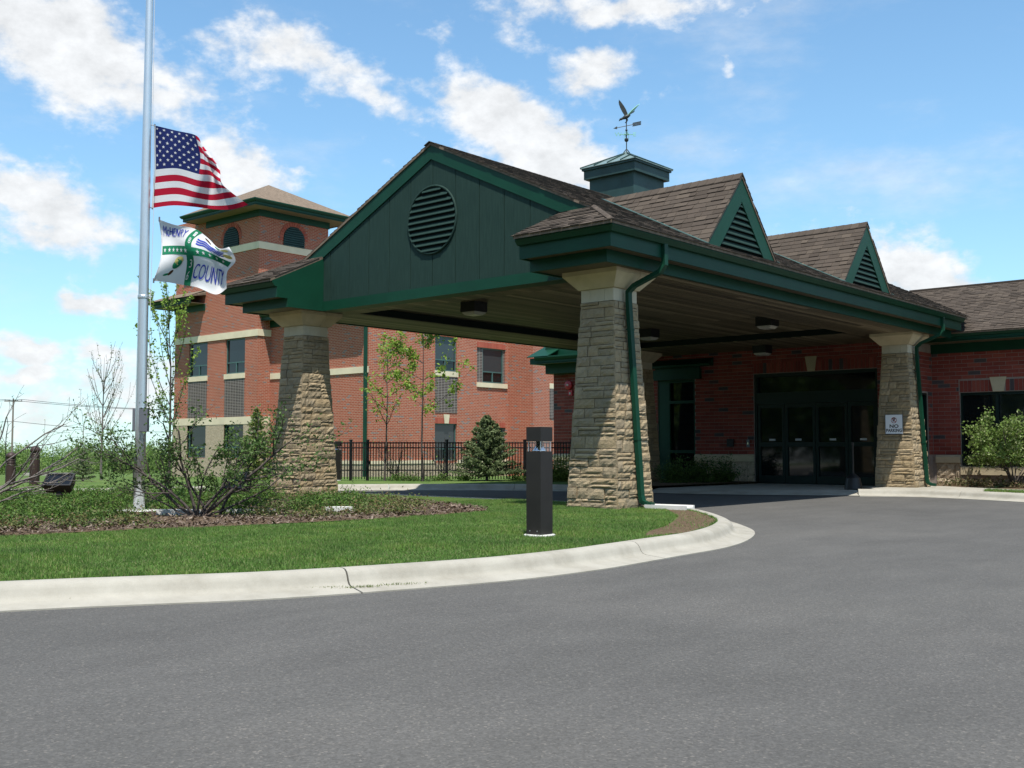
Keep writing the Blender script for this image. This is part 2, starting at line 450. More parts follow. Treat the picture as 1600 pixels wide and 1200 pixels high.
class MB:
    """collects shapes in world coordinates; build() makes ONE mesh object, shifted to its parent's place"""
    def __init__(self): self.v, self.f, self.mi = [], [], []

    def add(self, vs, fs, mi=0):
        b = len(self.v)
        self.v += [tuple(p) for p in vs]
        self.f += [tuple(i + b for i in q) for q in fs]
        self.mi += [mi] * len(fs)
        return self

    def box(self, x0, x1, y0, y1, z0, z1, mi=0):
        return self.add([(x0, y0, z0), (x1, y0, z0), (x1, y1, z0), (x0, y1, z0), (x0, y0, z1), (x1, y0, z1), (x1, y1, z1), (x0, y1, z1)],
                        [(0, 3, 2, 1), (4, 5, 6, 7), (0, 1, 5, 4), (1, 2, 6, 5), (2, 3, 7, 6), (3, 0, 4, 7)], mi)

    def bar(self, p, q, w, h, mi=0, up=(0, 0, 1)):
        """rectangular bar from p to q"""
        p, q = Vector(p), Vector(q); d = (q - p).normalized(); u = Vector(up)
        s = d.cross(u)
        if s.length < 1e-4: s = d.cross(Vector((0, 1, 0)))
        s.normalize(); t = s.cross(d)
        vs = []
        for c in (p, q):
            for a, b in ((-1, -1), (1, -1), (1, 1), (-1, 1)): vs.append(c + s * (a * w / 2) + t * (b * h / 2))
        return self.add(vs, [(3, 2, 1, 0), (4, 5, 6, 7), (0, 1, 5, 4), (1, 2, 6, 5), (2, 3, 7, 6), (3, 0, 4, 7)], mi)

    def prism(self, poly, d, mi=0):
        """planar polygon (3-D points) extruded by vector d"""
        n = len(poly); d = Vector(d)
        vs = [Vector(p) for p in poly] + [Vector(p) + d for p in poly]
        fs = [tuple(range(n))[::-1], tuple(range(n, 2 * n))] + [(i, (i + 1) % n, n + (i + 1) % n, n + i) for i in range(n)]
        return self.add(vs, fs, mi)

    def tube(self, pts, rads, n=8, mi=0, caps=True):
        pts = [Vector(p) for p in pts]
        if isinstance(rads, (int, float)): rads = [rads] * len(pts)
        vs = []; prev = None
        for i, p in enumerate(pts):
            d = (pts[min(i + 1, len(pts) - 1)] - pts[max(i - 1, 0)]).normalized()
            if prev is None:
                s = d.cross(Vector((0, 0, 1)))
                if s.length < 1e-3: s = d.cross(Vector((0, 1, 0)))
            else: s = prev - d * prev.dot(d)
            s.normalize(); prev = s; t = d.cross(s)
            for k in range(n):
                a = 2 * math.pi * k / n
                vs.append(p + s * (rads[i] * math.cos(a)) + t * (rads[i] * math.sin(a)))
        fs = []
        for i in range(len(pts) - 1):
            for k in range(n): fs.append((i * n + k, i * n + (k + 1) % n, (i + 1) * n + (k + 1) % n, (i + 1) * n + k))
        if caps: fs += [tuple(range(n))[::-1], tuple(range((len(pts) - 1) * n, len(pts) * n))]
        return self.add(vs, fs, mi)

    def lathe(self, c, prof, n=20, mi=0):
        """profile [(radius, z)] turned round the vertical through c"""
        return self._lathe(c, prof, n, mi)

    def _lathe(self, c, prof, n, mi):
        vs = []; fs = []
        for r, z in prof:
            for k in range(n):
                a = 2 * math.pi * k / n; vs.append((c[0] + r * math.cos(a), c[1] + r * math.sin(a), c[2] + z))
        for i in range(len(prof) - 1):
            for k in range(n): fs.append((i * n + k, i * n + (k + 1) % n, (i + 1) * n + (k + 1) % n, (i + 1) * n + k))
        fs += [tuple(range(n))[::-1], tuple(range((len(prof) - 1) * n, len(prof) * n))]
        return self.add(vs, fs, mi)

    def sweep(self, path, prof, closed=False, mi=0, caps=True):
        """closed profile [(o, z)] along a level polyline; o is measured to the RIGHT of the direction of travel, mitred"""
        P = [Vector((p[0], p[1])) for p in path]; zs = [p[2] if len(p) > 2 else 0.0 for p in path]; n = len(P); m = len(prof)
        vs = []
        for i in range(n):
            dn = (P[(i + 1) % n] - P[i]) if (closed or i < n - 1) else (P[i] - P[i - 1])
            dp = (P[i] - P[i - 1]) if (closed or i > 0) else dn
            dn.normalize(); dp.normalize()
            a = Vector((dp.y, -dp.x)); b = Vector((dn.y, -dn.x))
            k = a + b
            k = k / max(0.25, (1 + a.dot(b)))
            for o, z in prof: vs.append((P[i].x + k.x * o, P[i].y + k.y * o, z + zs[i]))
        fs = []
        for i in range(n if closed else n - 1):
            j = (i + 1) % n
            for q in range(m): fs.append((i * m + q, j * m + q, j * m + (q + 1) % m, i * m + (q + 1) % m))
        if caps and not closed: fs += [tuple(range(m))[::-1], tuple(range((n - 1) * m, n * m))]
        return self.add(vs, fs, mi)

    def build(self, name, mats, parent=None, kind=None, smooth=False, label=None):
        o = wloc(parent) if parent is not None else Vector((0, 0, 0))
        me = bpy.data.meshes.new(name)
        me.from_pydata([(p[0] - o.x, p[1] - o.y, p[2] - o.z) for p in self.v], [], self.f)
        mats = mats if isinstance(mats, (list, tuple)) else [mats]
        for q in mats: me.materials.append(MATS[q])
        if any(self.mi): me.polygons.foreach_set('material_index', self.mi)
        bm = bmesh.new(); bm.from_mesh(me); bmesh.ops.recalc_face_normals(bm, faces=bm.faces); bm.to_mesh(me); bm.free()
        if smooth: me.shade_smooth()
        me.update()
        ob = link(name, me, parent, kind)
        if label: ob['label'] = label
        return ob


def mesh_np(name, verts, faces, mat, parent=None, kind=None, smooth=False):
    """mesh object from numpy arrays; faces N x k"""
    o = wloc(parent) if parent is not None else Vector((0, 0, 0))
    verts = np.asarray(verts, np.float32) - np.array(o, np.float32)
    faces = np.asarray(faces, np.int32); n, k = faces.shape
    me = bpy.data.meshes.new(name)
    me.vertices.add(len(verts)); me.vertices.foreach_set('co', verts.ravel())
    me.loops.add(n * k); me.loops.foreach_set('vertex_index', faces.ravel())
    me.polygons.add(n); me.polygons.foreach_set('loop_start', np.arange(0, n * k, k, dtype=np.int32))
    me.polygons.foreach_set('loop_total', np.full(n, k, np.int32))
    me.materials.append(MATS[mat])
    me.update(calc_edges=True); me.validate()
    if smooth: me.shade_smooth()
    return link(name, me, parent, kind)


def leaf_cards(points, size, rng, aspect=1.6, flat=0.0, bend=True):
    """one leaf (two triangles folded along the midrib, as a quad pair) per point"""
    P = np.asarray(points); n = len(P)
    s = size * rng.uniform(0.6, 1.35, n)
    d = rng.normal(size=(n, 3)); d[:, 2] *= (1 - flat); d /= np.linalg.norm(d, axis=1)[:, None]
    e = rng.normal(size=(n, 3)); e -= d * (e * d).sum(1)[:, None]; e /= np.linalg.norm(e, axis=1)[:, None]
    nn = np.cross(d, e)
    L = (s * aspect)[:, None]; W = (s * 0.5)[:, None]
    a = P - d * L * 0.5; b = P + e * W + nn * W * 0.35; c = P + d * L * 0.5; f = P - e * W + nn * W * 0.35
    V = np.stack([a, b, c, f], 1).reshape(-1, 3)
    F = np.arange(4 * n).reshape(n, 4)
    return V, F


def tubes_np(segs, n=5):
    """segments (p, q, rp, rq) as n-sided tubes"""
    S = np.array([[*p, *q, a, b] for p, q, a, b in segs], float)
    p, q, a, b = S[:, :3], S[:, 3:6], S[:, 6], S[:, 7]
    d = q - p; d /= np.maximum(np.linalg.norm(d, axis=1), 1e-6)[:, None]
    ref = np.tile([0, 0, 1.0], (len(S), 1)); ref[np.abs(d[:, 2]) > .95] = (1, 0, 0)
    s = np.cross(d, ref); s /= np.linalg.norm(s, axis=1)[:, None]; t = np.cross(d, s)
    ang = np.arange(n) * 2 * np.pi / n
    ring = s[:, None, :] * np.cos(ang)[None, :, None] + t[:, None, :] * np.sin(ang)[None, :, None]
    V = np.concatenate([p[:, None, :] + ring * a[:, None, None], q[:, None, :] + ring * b[:, None, None]], 1).reshape(-1, 3)
    base = np.arange(len(S))[:, None] * 2 * n
    k = np.arange(n); k2 = (k + 1) % n
    F = np.stack([base + k, base + k2, base + n + k2, base + n + k], -1).reshape(-1, 4)
    return V, F


def cut_rects(u0, u1, z0, z1, holes):
    """rectangles that fill u0..u1 x z0..z1 less the holes"""
    us = sorted({u0, u1, *[min(max(h[i], u0), u1) for h in holes for i in (0, 1)]})
    zs = sorted({z0, z1, *[min(max(h[i], z0), z1) for h in holes for i in (2, 3)]})
    out = []
    for a, b in zip(us, us[1:]):
        run = None
        for c, d in zip(zs, zs[1:]):
            m, q = (a + b) / 2, (c + d) / 2
            if any(h[0] < m < h[1] and h[2] < q < h[3] for h in holes):
                if run: out.append(run); run = None
            else: run = (a, b, run[2] if run else c, d)
        if run: out.append(run)
    return out


def wall(mb, axis, c, u0, u1, z0, z1, holes=(), depth=0.12, thick=0.25, mi=0):
    """a wall in the plane axis = c ('x': faces +X, 'y': faces -Y), with openings and their reveals"""
    s = -1 if axis == 'x' else 1
    def P(u, z, d): return (c + s * d, u, z) if axis == 'x' else (u, c + s * d, z)
    for a, b, e, f in cut_rects(u0, u1, z0, z1, holes):
        mb.add([P(a, e, 0), P(b, e, 0), P(b, f, 0), P(a, f, 0)], [(0, 1, 2, 3)], mi)
    for a, b, e, f in holes:
        for q in (((a, e), (a, f)), ((b, e), (b, f)), ((a, e), (b, e)), ((a, f), (b, f))):
            mb.add([P(*q[0], 0), P(*q[1], 0), P(*q[1], depth), P(*q[0], depth)], [(0, 1, 2, 3)], mi)
    return mb


def text_verts(s, size=1.0, shear=0.0, bold=0.0):
    """flat outline of a piece of lettering: vertices and triangles, 1 unit cap height about size"""
    cu = bpy.data.curves.new('lettering', 'FONT'); cu.body = s; cu.size = size; cu.align_x = 'CENTER'; cu.align_y = 'CENTER'; cu.shear = shear
    cu.resolution_u = 3; cu.offset = bold
    ob = bpy.data.objects.new('lettering', cu); COL.objects.link(ob)
    dg = bpy.context.evaluated_depsgraph_get()
    me = bpy.data.meshes.new_from_object(ob.evaluated_get(dg))
    bm = bmesh.new(); bm.from_mesh(me); bmesh.ops.triangulate(bm, faces=bm.faces)
    vs = [tuple(v.co) for v in bm.verts]; fs = [tuple(v.index for v in f.verts) for f in bm.faces]
    bm.free(); bpy.data.objects.remove(ob); bpy.data.curves.remove(cu); bpy.data.meshes.remove(me)
    return vs, fs


def catmull(pts, per=8):
    P = [Vector((p[0], p[1])) for p in pts]; out = []
    for i in range(len(P) - 1):
        a, b, c, d = P[max(i - 1, 0)], P[i], P[i + 1], P[min(i + 2, len(P) - 1)]
        for k in range(per):
            t = k / per
            out.append(0.5 * ((2 * b) + (c - a) * t + (2 * a - 5 * b + 4 * c - d) * t * t + (3 * b - a - 3 * c + d) * t ** 3))
    out.append(P[-1])
    return out


def inside(poly, X, Y):
    r = np.zeros(len(X), bool); n = len(poly)
    for i in range(n):
        x1, y1 = poly[i][0], poly[i][1]; x2, y2 = poly[(i + 1) % n][0], poly[(i + 1) % n][1]
        c = ((y1 > Y) != (y2 > Y)) & (X < (x2 - x1) * (Y - y1) / ((y2 - y1) if y2 != y1 else 1e-9) + x1)
        r ^= c
    return r


def pixel(P):
    V = np.asarray(P, float) - np.array(CAM)
    d = V @ np.array(FW)
    return 800 + FPX * (V @ np.array(RT)) / d, 600 - FPX * (V @ np.array(UP)) / d, d


def sheet(name, poly, z, mat, kind='structure'):
    mb = MB(); mb.add([(p[0], p[1], z) for p in poly], [tuple(range(len(poly)))])
    return mb.build(name, mat, None, kind)


# ------------------------------------------------------------------ ground
FAR_KERB = catmull([(-21, -44), (-18.2, -20), (-16.6, -9), (-14.9, -3.6), (-13.5, -1.0), (-12.7, 1.8), (-11.4, 4.3), (-9.9, 6.0), (-8.2, 7.3), (-6.4, 7.85), (-4.6, 7.75)], 8)
WALK_FRONT = [(-4.6, 7.75), (-3.4, 7.85), (-2.2, 8.25), (-1.2, 8.8), (-0.42, 9.3), (0.3, 9.7)]
RIGHT_KERB = catmull([(-0.2, 9.78), (0.7, 10.22), (1.5, 10.2), (2.3, 10.0), (3.6, 9.4), (6, 8.1), (12, 4.6), (20, -2)], 6)
ISLAND = catmull([(-2.2, -19), (0.9, -13.5), (2.4, -10.39), (2.79, -9.67), (3.24, -8.9), (3.57, -7.94), (3.80, -7.0), (3.85, -6.1), (3.80, -5.4), (3.72, -4.59), (3.62, -3.6),
                  (3.32, -2.6), (2.84, -1.6), (2.2, -0.75), (1.62, -0.1), (1.15, 0.35), (0.6, 0.70), (-0.4, 0.84), (-3, 0.86), (-6, 0.86), (-8, 0.78), (-9.3, 0.1),
                  (-10.6, -2.6), (-11.6, -6), (-12.2, -10), (-12.6, -19)], 8)
BED_FRONT = [(-3.2, -14), (-1.75, -10.6), (-1.42, -8.75), (-1.33, -7.76), (-0.97, -6.8), (-0.80, -5.55), (-0.56, -4.21), (-0.60, -2.98), (-0.93, -1.85), (-1.9, -1.25), (-3.0, -0.75), (-4.6, -0.2), (-6.6, 0.1)]
BED_FRONT_S = catmull(BED_FRONT, 6)


def ground_z(D):
    return 0.14 if D < 33 else max(-5.3, 0.14 - 0.0208 * (D - 33))


def build_ground():
    road = [tuple(p) for p in FAR_KERB] + [(x, y + .6) for x, y in WALK_FRONT[1:]] + [(0.7, 10.2), (2.3, 9.8), (6, 8.0), (12, 4.5), (20, -2), (60, -20), (60, -90), (-60, -90), (-40, -60)]
    sheet('driveway_asphalt', road, 0.0, 'asphalt')
    # lawn and field that runs out from the far kerb and falls gently away
    ds = [0, 1.5, 4, 8, 14, 22, 34, 50, 75, 110, 160, 230, 300, 450, 900]
    V, F = [], []
    for i, p in enumerate(FAR_KERB):
        v = Vector((p.x - CAM.x, p.y - CAM.y)); D0 = v.length; u = v.normalized()
        for k, d in enumerate(ds):
            D = D0 + d
            V.append((CAM.x + u.x * D, CAM.y + u.y * D, ground_z(D)))
    m = len(ds)
    for i in range(len(FAR_KERB) - 1):
        for k in range(m - 1): F.append((i * m + k, i * m + k + 1, (i + 1) * m + k + 1, (i + 1) * m + k))
    mesh_np('far_lawn', V, F, 'lawn', None, 'structure')
    prof = [(0, -.04), (0, .148), (.03, .152), (.10, .152), (.135, .146), (.165, .128), (.185, .10), (.20, .066), (.222, .042), (.26, .030), (.46, .010), (.46, -.04)]
    # far kerb, in lengths; the path runs so that the road lies to its right
    def kerb(name, path, step, s0, prof, gap=0.012):
        P = [Vector((p[0], p[1])) for p in path]
        s = [0]
        for a, b in zip(P, P[1:]): s.append(s[-1] + (b - a).length)
        def at(t):
            for i in range(len(P) - 1):
                if s[i + 1] >= t: return P[i].lerp(P[i + 1], (t - s[i]) / max(1e-6, s[i + 1] - s[i]))
            return P[-1]
        root = thing(name, (0, 0, 0), None, None); root['kind'] = 'structure'
        cuts = [0] + [t for t in np.arange(s0, s[-1], step) if 0 < t < s[-1]] + [s[-1]]
        for a, b in zip(cuts, cuts[1:]):
            a2, b2 = a + gap / 2, b - gap / 2
            if b2 - a2 < .1: continue
            pts = [at(a2)] + [P[i] for i in range(len(P)) if a2 + .03 < s[i] < b2 - .03] + [at(b2)]
            mb = MB(); mb.sweep([(p.x, p.y, 0) for p in pts], prof)
            o = mb.build('kerb_segment', 'concrete', root, None, True)
            o.data.set_sharp_from_angle(angle=R(50))
        return s, P
    # find the arc length of the joint seen near the front
    P = ISLAND; s = [0]
    for a, b in zip(P, P[1:]): s.append(s[-1] + (b - a).length)
    j = min(range(len(P)), key=lambda i: (P[i] - Vector((3.46, -8.35))).length)
    kerb('island_kerb', ISLAND, 3.38, s[j] % 3.38, prof)
    kerb('far_kerb', [(p.x, p.y) for p in FAR_KERB], 3.3, 1.2, prof)
    kerb('entry_kerb', [(p.x, p.y) for p in RIGHT_KERB], 3.1, 2.4, prof)
    # entry walk: flush with the road at its front edge
    mb = MB()
    front = [Vector((*p, 0.012)) for p in WALK_FRONT]
    back = [Vector((p[0] - 0.10, p[1] + 0.75, 0.10)) for p in WALK_FRONT]
    n = len(front)
    mb.add(front + back, [(i, i + 1, n + i + 1, n + i) for i in range(n - 1)])
    rest = [tuple(b) for b in back] + [(0.2, 10.9, .10), (0.0, 13.6, .10), (-4.55, 13.6, .10), (-4.62, 11.0, .10)]
    mb.add(rest, [tuple(range(len(rest)))])
    mb.build('entry_walk', 'concrete', None, 'structure')
    side = [(0.18, 9.9), (0.7, 10.24), (1.5, 10.22), (2.3, 10.02), (3.6, 9.42), (6, 8.12), (12, 4.62), (13, 6.2), (7, 9.7), (4.5, 11.0), (2.6, 11.9), (1.2, 12.6), (0.62, 13.0), (-0.1, 13.0), (-0.5, 11.0)]
    sheet('sidewalk', side, 0.148, 'concrete')
    sheet('planting_soil', [(0.62, 13.0), (1.2, 12.6), (2.6, 11.9), (4.5, 11.0), (7, 9.7), (13, 6.2), (16, 14.6), (-0.1, 14.6), (-0.1, 13.0)], 0.144, 'soil')
    sheet('entry_bed', [(-4.7, 8.4), (-4.62, 11.0), (-4.55, 13.5), (-9.0, 13.6), (-8.9, 11.5)], 0.15, 'soil')
    sheet('planting_subsoil', [(-9.5, 6.6), (-4.2, 6.9), (0.6, 9.9), (14, 4.5), (16, 14.8), (-9.5, 14.0)], -0.03, 'soil')
    # island: lawn soil, mulched bed
    top = [tuple(p) for p in ISLAND]
    sheet('island_lawn_soil', top, 0.138, 'lawn_soil')
    bed = [tuple(p) for p in BED_FRONT_S] + [(-8, 0.70), (-9.2, 0.05), (-10.5, -2.6), (-11.5, -6), (-12.1, -10), (-12.4, -18)]
    sheet('mulched_bed', bed, 0.150, 'soil')
    # bare earth behind the kerb at the island's nose
    nose = [(3.55, -4.3), (3.62, -3.6), (3.31, -2.6), (2.83, -1.6), (2.19, -0.76), (1.6, -0.12), (1.1, 0.3), (1.0, 0.05), (1.5, -0.55), (2.0, -1.2), (2.45, -2.0), (2.9, -2.9), (3.2, -3.7)]
    sheet('bare_earth', nose, 0.143, 'soil')

    # lawn blades
    poly = np.array(top); bedp = np.array(bed); nosep = np.array(nose)
    rng = RNG; n = 900000
    X = rng.uniform(-3, 4, n); Y = rng.uniform(-14, 1.0, n)
    ok = inside(poly, X, Y) & ~inside(bedp, X, Y)
    ok &= ~(inside(nosep, X, Y) & (rng.random(n) > 0.04))
    ok &= ~((np.abs(X) < .52) & (np.abs(Y) < .52))
    ok &= ~(np.hypot(X - 2.677, Y + 4.953) < .19)
    ok &= ~((np.abs(X - .95) < .34) & (np.abs(Y - .18) < .2))
    # patchy growth
    pat = np.sin(X * 2.3 + 1.3 * np.sin(Y * 1.7)) * np.sin(Y * 1.9 + 1.1 * np.sin(X * 2.9)) + .6 * np.sin(X * 7.1 + Y * 5.3) * np.sin(Y * 8.3 - X * 3.7)
    ok &= rng.random(n) < 0.80 + 0.16 * pat
    X, Y, pat = X[ok], Y[ok], pat[ok]
    px, py, dd = pixel(np.stack([X, Y, np.full(len(X), .15)], 1))
    keep = (px > -250) & (px < 1500) & (dd > 3)
    X, Y, pat = X[keep], Y[keep], pat[keep]; m = len(X)
    h = rng.uniform(.012, .036, m) * (1 + .3 * pat); w = rng.uniform(.0025, .0055, m)
    a = rng.uniform(0, 2 * np.pi, m); lean = rng.uniform(0, .035, m); la = rng.uniform(0, 2 * np.pi, m)
    b0 = np.stack([X + np.cos(a) * w, Y + np.sin(a) * w, np.full(m, .137)], 1)
    b1 = np.stack([X - np.cos(a) * w, Y - np.sin(a) * w, np.full(m, .137)], 1)
    t = np.stack([X + np.cos(la) * lean, Y + np.sin(la) * lean, .137 + h], 1)
    V = np.stack([b0, b1, t], 1).reshape(-1, 3)
    mesh_np('lawn_grass', V, np.arange(3 * m).reshape(m, 3), 'grass_blade', None, 'stuff')
    # shreds of bark mulch over the front of the bed
    n = 26000
    X = rng.uniform(-6, 0.2, n); Y = rng.uniform(-12, 0, n)
    E = np.array([tuple(p) for p in BED_FRONT_S])
    dist = np.min(np.hypot(X[:, None] - E[None, :, 0], Y[:, None] - E[None, :, 1]), 1)
    ok = (inside(bedp, X, Y) & (rng.random(n) < np.exp(-dist / 1.3) + .25)) | (dist < .05)
    X, Y = X[ok], Y[ok]; m = len(X)
    L = rng.uniform(.012, .045, m); W = rng.uniform(.004, .011, m); a = rng.uniform(0, 2 * np.pi, m); tl = rng.normal(0, .35, m)
    d = np.stack([np.cos(a), np.sin(a), tl], 1); s = np.stack([-np.sin(a), np.cos(a), rng.normal(0, .3, m)], 1)
    c = np.stack([X, Y, rng.uniform(.155, .185, m)], 1)
    V = np.stack([c - d * L[:, None] - s * W[:, None], c + d * L[:, None] - s * W[:, None], c + d * L[:, None] + s * W[:, None], c - d * L[:, None] + s * W[:, None]], 1).reshape(-1, 3)
    mesh_np('bark_mulch', V, np.arange(4 * m).reshape(m, 4), 'mulch', None, 'stuff')
    # moss and grit tufts in the gutter
    V = []
    for (cx, cy, ln, cnt) in ((2.52, -10.15, .5, 110), (2.98, -9.22, .35, 60), (3.15, -8.9, .3, 90), (3.40, -8.55, .3, 150), (3.60, -8.25, .2, 80), (3.70, -7.95, .35, 60)):
        for _ in range(cnt):
            t = rng.normal(0, ln * .4); q = rng.normal(0, .008)
            x, y = cx + t * .45 + q * .9 + .19, cy + t * .89 - q * .45 - .08
            hh = rng.uniform(.004, .018); aa = rng.uniform(0, 6.28); ww = .004
            V += [(x + math.cos(aa) * ww, y + math.sin(aa) * ww, .028), (x - math.cos(aa) * ww, y - math.sin(aa) * ww, .028), (x + rng.normal(0, .008), y + rng.normal(0, .008), .032 + hh)]
    mesh_np('gutter_moss', V, np.arange(len(V)).reshape(-1, 3), 'leaf_bud', None, 'stuff')


build_ground()

# ------------------------------------------------------------------ the canopy over the drive
XC, GY, SL = -3.83, -0.17, 0.47
ZR = 6.62                                   # ridge
def zroof(x): return ZR - SL * abs(x - XC)


def shingle_tabs(O, U, V, poly, expo, rng, wmin=.12, wmax=.30):
    """tabs on a plane: origin O, U along the eave, V up the slope; poly convex in (u, v). Returns a list of (8 points) wedges"""
    O, U, V = Vector(O), Vector(U).normalized(), Vector(V).normalized(); N = U.cross(V).normalized()
    if N.z < 0: N = -N
    def span(v):
        xs = []
        for i in range(len(poly)):
            (a, b), (c, d) = poly[i], poly[(i + 1) % len(poly)]
            if (b - v) * (d - v) <= 0 and abs(d - b) > 1e-9: xs.append(a + (c - a) * (v - b) / (d - b))
        return (min(xs), max(xs)) if len(xs) >= 2 else None
    v0, v1 = min(p[1] for p in poly), max(p[1] for p in poly)
    out = []; v = v0; row = 0
    while v < v1 - .02:
        vt = min(v + expo * 1.04, v1 - 1e-4)
        lo, hi = span(v + 1e-4), span(vt)
        if lo and hi:
            a, b = lo; c, d = hi
            u = min(a, c) - rng.uniform(0, wmax)
            while u < max(b, d):
                w = rng.uniform(wmin, wmax); th = rng.choice((.006, .009, .017)); dv = 0.0
                u0, u1 = u + .004, u + w - .004
                q = [(max(u0, a), v), (min(u1, b), v), (min(u1, d), vt), (max(u0, c), vt)]
                if q[1][0] - q[0][0] > .02 or q[2][0] - q[3][0] > .02:
                    q[1] = (max(q[1][0], q[0][0]), v); q[2] = (max(q[2][0], q[3][0]), vt)
                    base = [O + U * s + V * t for s, t in q]
                    top = [base[0] + N * (th + .004), base[1] + N * (th + .004), base[2] + N * .003, base[3] + N * .003]
                    out.append(base + top)
                u += w
        v += expo; row += 1
    return out


TABF = [(4, 5, 6, 7), (0, 1, 5, 4), (1, 2, 6, 5), (3, 0, 4, 7)]


def lay_shingles(root, tabs, n_single, far_name='shingle_field'):
    tabs.sort(key=lambda q: (q[0] - CAM).length)
    for q in tabs[:n_single]:
        mb = MB(); mb.add(q, TABF); mb.build('shingle', 'shingle', root)
    mb = MB()
    for q in tabs[n_single:]: mb.add(q, TABF)
    if mb.v: mb.build(far_name, 'shingle', root, 'stuff')


def build_canopy():
    root = thing('entrance_canopy', (XC, 6, 0), 'green gabled drive-through canopy with brown shingled roof on four stone pillars', 'canopy')
    yb = 13.42                                # back end of the eaves
    X1, X0 = 0.72, -8.38                      # frieze line
    YF = -1.04
    inR, inL = -0.73, -6.93
    right = [(inR, YF), (X1, YF), (X1, yb)]
    left = [(X0, yb), (X0, YF), (inL, YF)]
    for path in (right, left):
        m = MB(); m.sweep([(*p, 0) for p in path], [(0, 3.80), (0, 3.985), (-.05, 3.985), (-.05, 3.80)]); m.build('frieze_board', 'green_trim', root)
        m = MB(); m.sweep([(*p, 0) for p in path], [(.232, 3.965), (.25, 3.965), (.25, 4.20), (.232, 4.20)]); m.build('fascia_board', 'green_trim', root)
        m = MB(); m.sweep([(*p, 0) for p in path], [(-.05, 3.988), (.231, 3.988), (.231, 4.005), (-.05, 4.005)]); m.build('eave_soffit', 'soffit_wood', root)
        m = MB(); m.sweep([(*p, 0) for p in path], [(.251, 4.172), (.305, 4.172), (.322, 4.195), (.345, 4.225), (.362, 4.245), (.362, 4.282), (.350, 4.286), (.340, 4.272), (.255, 4.272)]); m.build('gutter', 'green_trim', root)
    # end panels of the returns
    for x in (inL, inR - .03):
        poly = [(x, YF - .36, 4.28), (x, YF - .36, 4.24), (x, YF - .30, 4.17), (x, YF - .25, 4.17), (x, YF - .25, 3.965), (x, YF, 3.965), (x, YF, 3.80), (x, GY + .02, 3.80), (x, GY + .02, 4.86)]
        m = MB(); m.prism(poly, (.03, 0, 0)); m.build('return_end_panel', 'green_trim', root)
    # gable: boards, trims
    seams = sorted([inL + .03] + [XC + .03 + k * .578 for k in range(-5, 6)] + [inR + .0])
    seams = [s for i, s in enumerate(seams) if i == 0 or s - seams[i - 1] > .08]
    rk = .30
    for a, b in zip(seams, seams[1:]):
        a2, b2 = a + .0075, b - .0075
        zt = lambda x: zroof(x) - rk + .03
        poly = [(a2, GY, 3.95), (b2, GY, 3.95), (b2, GY, zt(b2))]
        if a2 < XC < b2: poly.append((XC, GY, zt(XC)))
        poly.append((a2, GY, zt(a2)))
        m = MB(); m.prism(poly, (0, .02, 0)); m.build('gable_board', 'green_board', root)
    m = MB(); m.prism([(inL, GY + .024, 3.9), (inR, GY + .024, 3.9), (inR, GY + .024, zroof(inR) - .1), (XC, GY + .024, ZR - .1), (inL, GY + .024, zroof(inL) - .1)], (0, .05, 0)); m.build('gable_backing', 'louver_back', root)
    m = MB(); m.box(inL + .031, inR - .031, GY - .024, GY - .002, 3.815, 3.985); m.build('gable_base_board', 'green_trim', root)
    m = MB(); m.box(inL + .031, inR - .031, GY - .032, GY + .3, 3.795, 3.814); m.build('beam_edge', 'green_trim', root)
    for s in (-1, 1):
        xe = XC + s * 3.62
        poly = [(XC, GY - .026, ZR - .035), (xe, GY - .026, ZR - SL * 3.62 - .035), (xe - s * .02, GY - .026, ZR - SL * 3.62 - rk), (XC, GY - .026, ZR - rk)]
        if s == -1: poly = poly[::-1]
        m = MB(); m.prism(poly, (0, .023, 0)); m.build('rake_board', 'green_trim', root)
    # round louvre
    cz, rad = 5.20, .60
    c = MB(); c.v = []
    n = 40
    disc = [(XC + .02 + math.cos(2 * math.pi * i / n) * rad, GY - .004, cz + math.sin(2 * math.pi * i / n) * rad) for i in range(n)]
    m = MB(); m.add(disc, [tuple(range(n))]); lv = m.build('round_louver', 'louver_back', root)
    m = MB(); ring = [(XC + .02 + math.cos(2 * math.pi * i / n) * (rad + .018), GY - .012, cz + math.sin(2 * math.pi * i / n) * (rad + .018)) for i in range(n)]
    m.tube(ring + [ring[0]], .022, 8, 0, False); m.build('louver_ring', 'green_board', lv, None, True)
    k = 11
    for i in range(k):
        z = cz - rad + (i + .55) * 2 * rad / k; h = math.sqrt(max(0, rad * rad - (z - cz) ** 2))
        if h < .1: continue
        m = MB(); m.prism([(XC + .02 - h, GY - .006, z + .035), (XC + .02 - h, GY - .040, z - .022), (XC + .02 - h, GY - .040, z - .034), (XC + .02 - h, GY - .006, z + .020)], (2 * h, 0, 0)); m.build('louver_slat', 'green_board', lv)
    # roof deck
    YR = 17.5; YE = -1.44; EX = 4.93
    hx = EX - (GY - .02 - YE)                 # |dx| where the hip meets the gable wall
    ye = GY - .045
    deck = MB()
    def slab(pts):
        deck.prism(pts, (0, 0, -.045))
    for s in (-1, 1):
        P = lambda dx, y, z: (XC + s * dx, y, z)
        slab([P(0, ye, ZR), P(0, YR, ZR), P(EX - 3.4, YR, ZR - SL * (EX - 3.4)), P(EX - .45, 14.6, ZR - SL * (EX - .45)), P(EX, 13.46, ZR - SL * EX), P(EX, YE, ZR - SL * EX), P(EX - (ye - YE), ye, ZR - SL * (EX - (ye - YE)))])
        inn = abs((inR if s == 1 else inL) - XC)
        slab([P(inn - .03, YE, ZR - SL * EX), P(EX, YE, ZR - SL * EX), P(EX - (GY - YE), GY, ZR - SL * (EX - (GY - YE))), P(inn - .03, GY, ZR - SL * (EX - (GY - YE)))])
    roof = deck.build('roof_deck', 'shingle_far', root)
